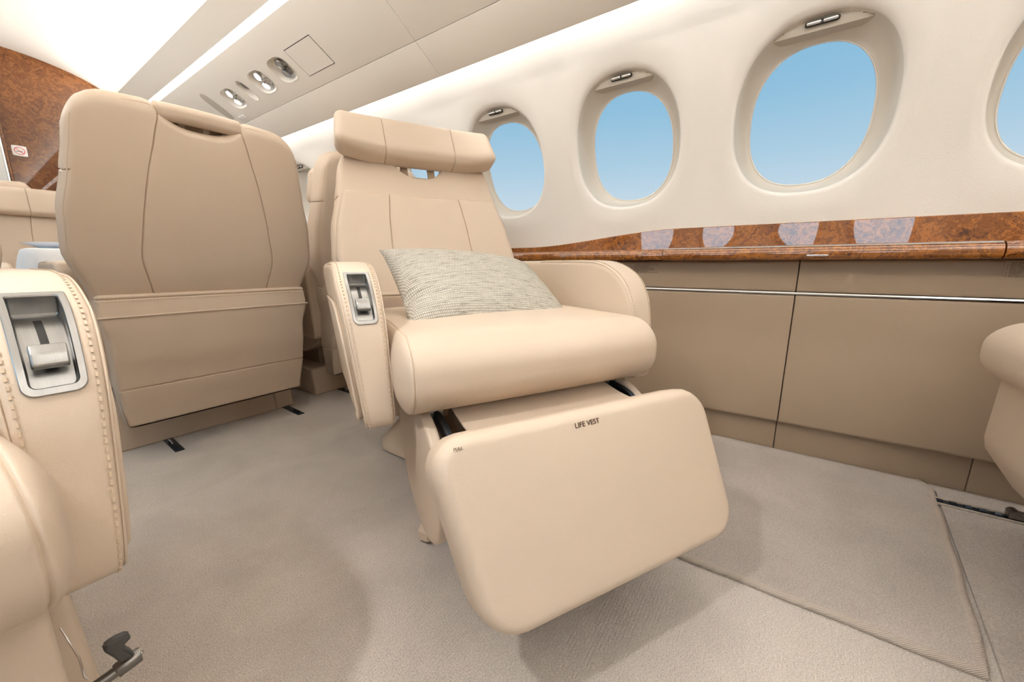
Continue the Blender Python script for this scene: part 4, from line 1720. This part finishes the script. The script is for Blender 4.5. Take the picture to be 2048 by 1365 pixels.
# ---- pillow resting on the reclined seat
U, V = 46, 34
vs, fs, uvs = [], [], []
PWX, PWZ, PT = 0.209, 0.162, 0.062
for sgn in (1, -1):
    for j in range(V + 1):
        for i in range(U + 1):
            u, v = -1 + 2 * i / U, -1 + 2 * j / V
            eu = 1 - 0.060 * (1 - v * v) * abs(u) ** 2
            ev = 1 - 0.090 * (1 - u * u) * abs(v) ** 2
            t_ = ((1 - abs(u) ** 2.6) * (1 - abs(v) ** 2.2)) ** 0.5
            w = PT * t_
            # creases running in from the left end, and a fold low on that side
            cr = 0.0
            if sgn > 0:
                cr = 0.0035 * math.sin(v * 17 + u * 1.5 + 2 * math.sin(u * 2)) * max(0, abs(u) - 0.25) * t_ ** 0.6
                cr -= 0.020 * math.exp(-((v + 0.42 - 0.30 * (u - 0.95)) / 0.09) ** 2) * max(0, (u - 0.45) / 0.55) ** 1.2
                cr += 0.008 * math.exp(-((v + 0.68) / 0.22) ** 2) * max(0, (u - 0.2) / 0.8) * t_ ** 0.5
            vs.append((PWX * u * eu, sgn * w + cr * (t_ > 0.02), PWZ * v * ev))
            uvs.append((u * PWX / 0.064, v * PWZ / 0.064))
for s_ in (0, 1):
    b0 = s_ * (U + 1) * (V + 1)
    for j in range(V):
        for i in range(U):
            a_ = b0 + j * (U + 1) + i
            fs.append((a_, a_ + 1, a_ + U + 2, a_ + U + 1))
pil = mk('pillow', vs, fs, M_PILLOW, None, None, uvs)
bm = bmesh.new()
bm.from_mesh(pil.data)
bmesh.ops.remove_doubles(bm, verts=bm.verts, dist=0.0001)
bmesh.ops.recalc_face_normals(bm, faces=bm.faces)
bm.to_mesh(pil.data)
bm.free()
pil.data.shade_smooth()
tag(pil, 'grey-beige woven rectangular pillow leaning on the reclined cream seat', 'pillow')
MS = Matrix.Translation((0.707, 0.553, 0)) @ Matrix.Rotation(R(152), 4, 'Z')
pil.matrix_world = MS @ Matrix.Translation((0.004, -0.052, 0.560)) @ Matrix.Rotation(R(-4), 4, 'Y') @ Matrix.Rotation(R(3), 4, 'Z') @ Matrix.Rotation(R(60), 4, 'X')

# ---- dining table between the far seats, cloth, plate, garnish
TX0, TX1, TYA, TYB, TZ = 0.185, 1.35, 2.52, 2.81, 0.687
tbl = empty('dining_table', 'table under a white cloth between the facing seats at the left', 'table', ((TX0 + TX1) / 2, (TYA + TYB) / 2, 0))
vs, fs = rbox(((TX1 - TX0) / 2 - 0.008, (TYB - TYA) / 2 - 0.008, 0.012), 0.004, (2, 2, 1), corner=(0, 1, 0.05), deform=off((0, 0, TZ - 0.016)))
mk('tabletop', vs, fs, M_BURL, tbl)
vs, fs = rbox((0.05, 0.12, 0.335), 0.006, (1, 1, 1), deform=off((0.25, 0, 0.337)))
mk('leg', vs, fs, M_LEAD, tbl)
vs, fs = [], []
cxm, cym = (TX0 + TX1) / 2, (TYA + TYB) / 2
hx, hy = (TX1 - TX0) / 2, (TYB - TYA) / 2
RC = 0.045
peri = []          # (x, y, nx, ny) around a rounded rectangle
for (cx_, cy_, q0_) in ((hx - RC, hy - RC, 0), (-(hx - RC), hy - RC, 90), (-(hx - RC), -(hy - RC), 180), (hx - RC, -(hy - RC), 270)):
    for k in range(9):
        q = R(q0_ + 90 * k / 8)
        peri.append((cx_ + RC * math.cos(q), cy_ + RC * math.sin(q), math.cos(q), math.sin(q)))
    nxt = {0: (-(hx - RC), hy, 0, 1), 90: (-hx, -(hy - RC), -1, 0), 180: (hx - RC, -hy, 0, -1), 270: (hx, hy - RC, 1, 0)}[q0_]
    lx, ly = peri[-1][0], peri[-1][1]
    L = math.hypot(nxt[0] - lx, nxt[1] - ly)
    n_ = int(L / 0.012)
    for k in range(1, n_):
        peri.append((lx + (nxt[0] - lx) * k / n_, ly + (nxt[1] - ly) * k / n_, nxt[2], nxt[3]))
NC = len(peri)
acc = [0]
for k in range(NC):
    q = peri[(k + 1) % NC]
    acc.append(acc[-1] + math.hypot(q[0] - peri[k][0], q[1] - peri[k][1]))
PL = acc[-1]
levels = [(-0.20, 0, 0), (-0.01, 0, 0), (-0.002, -0.001, 0), (0.002, -0.005, 0), (0.003, -0.03, 0.25), (0.003, -0.08, 0.6), (0.003, -0.14, 0.9), (0.003, -0.20, 1.1), (0.003, -0.26, 1.3)]
for (ins, dz, fo_) in levels:
    for i, (x, y, nx_, ny_) in enumerate(peri):
        w = fo_ * (0.018 + 0.011 * math.sin(2 * PI * 19 * acc[i] / PL) + 0.006 * math.sin(2 * PI * 44 * acc[i] / PL + 1))
        if ins < -0.1:
            vs.append((cxm + x * 0.5, cym + y * 0.5, TZ + 0.001))
        else:
            vs.append((cxm + x + nx_ * (w + ins), cym + y + ny_ * (w + ins), TZ + 0.001 + dz))
for r_ in range(len(levels) - 1):
    for i in range(NC):
        j = (i + 1) % NC
        fs.append((r_ * NC + i, r_ * NC + j, (r_ + 1) * NC + j, (r_ + 1) * NC + i))
fs.append(tuple(range(NC)))
tag(mk('tablecloth', vs, fs, M_CLOTH, None, 70), 'white linen cloth hanging in folds over the table at the left', 'tablecloth')


def lathe(prof, n_=48):
    vs, fs = [], []
    for r_, z in prof:
        for i in range(n_):
            vs.append((r_ * math.cos(2 * PI * i / n_), r_ * math.sin(2 * PI * i / n_), z))
    for k in range(len(prof) - 1):
        for i in range(n_):
            j = (i + 1) % n_
            fs.append((k * n_ + i, k * n_ + j, (k + 1) * n_ + j, (k + 1) * n_ + i))
    fs.append(tuple(range(n_)))
    fs.append(tuple((len(prof) - 1) * n_ + i for i in range(n_)))
    return vs, fs


vs, fs = lathe([(0.075, 0), (0.10, 0.006), (0.148, 0.026), (0.15, 0.028), (0.146, 0.028), (0.10, 0.010), (0.075, 0.006)])
pt_ = mk('plate', vs, fs, M_CHINA)
pt_.location = (0.336, 2.73, TZ + 0.0015)
tag(pt_, 'wide white china plate on the white tablecloth', 'plate')
vs, fs = lathe([(0.03, 0), (0.055, 0.012), (0.056, 0.014), (0.03, 0.006)])
bwl = mk('bowl', vs, fs, M_CHINA)
bwl.location = (0.375, 2.73, TZ + 0.0082)
tag(bwl, 'small white dish on the white plate', 'bowl')
sal = empty('salad', 'small red and green salad in the dish on the plate', 'food', (0.355, 2.73, TZ + 0.015))
vs, fs = rbox((0.012, 0.012, 0.011), 0.0105, (1, 1, 1), deform=off((0.008, 0, 0.018)))
mk('tomato', vs, fs, M_RED, sal)
m_ = MB()
for k in range(7):
    a_ = k * 0.9
    rot = Matrix.Rotation(a_, 3, 'Z') @ Matrix.Rotation(R(-35), 3, 'Y')
    m_.add(*rbox((0.012, 0.006, 0.0012), 0.001, (2, 2, 1), deform=lambda x, y, z: tuple(rot @ Vector((x + 0.008, y, z + 0.004 * math.sin(x * 300))) + Vector((-0.008, 0, 0.016)))))
m_.build('leaf', M_GREEN, sal)
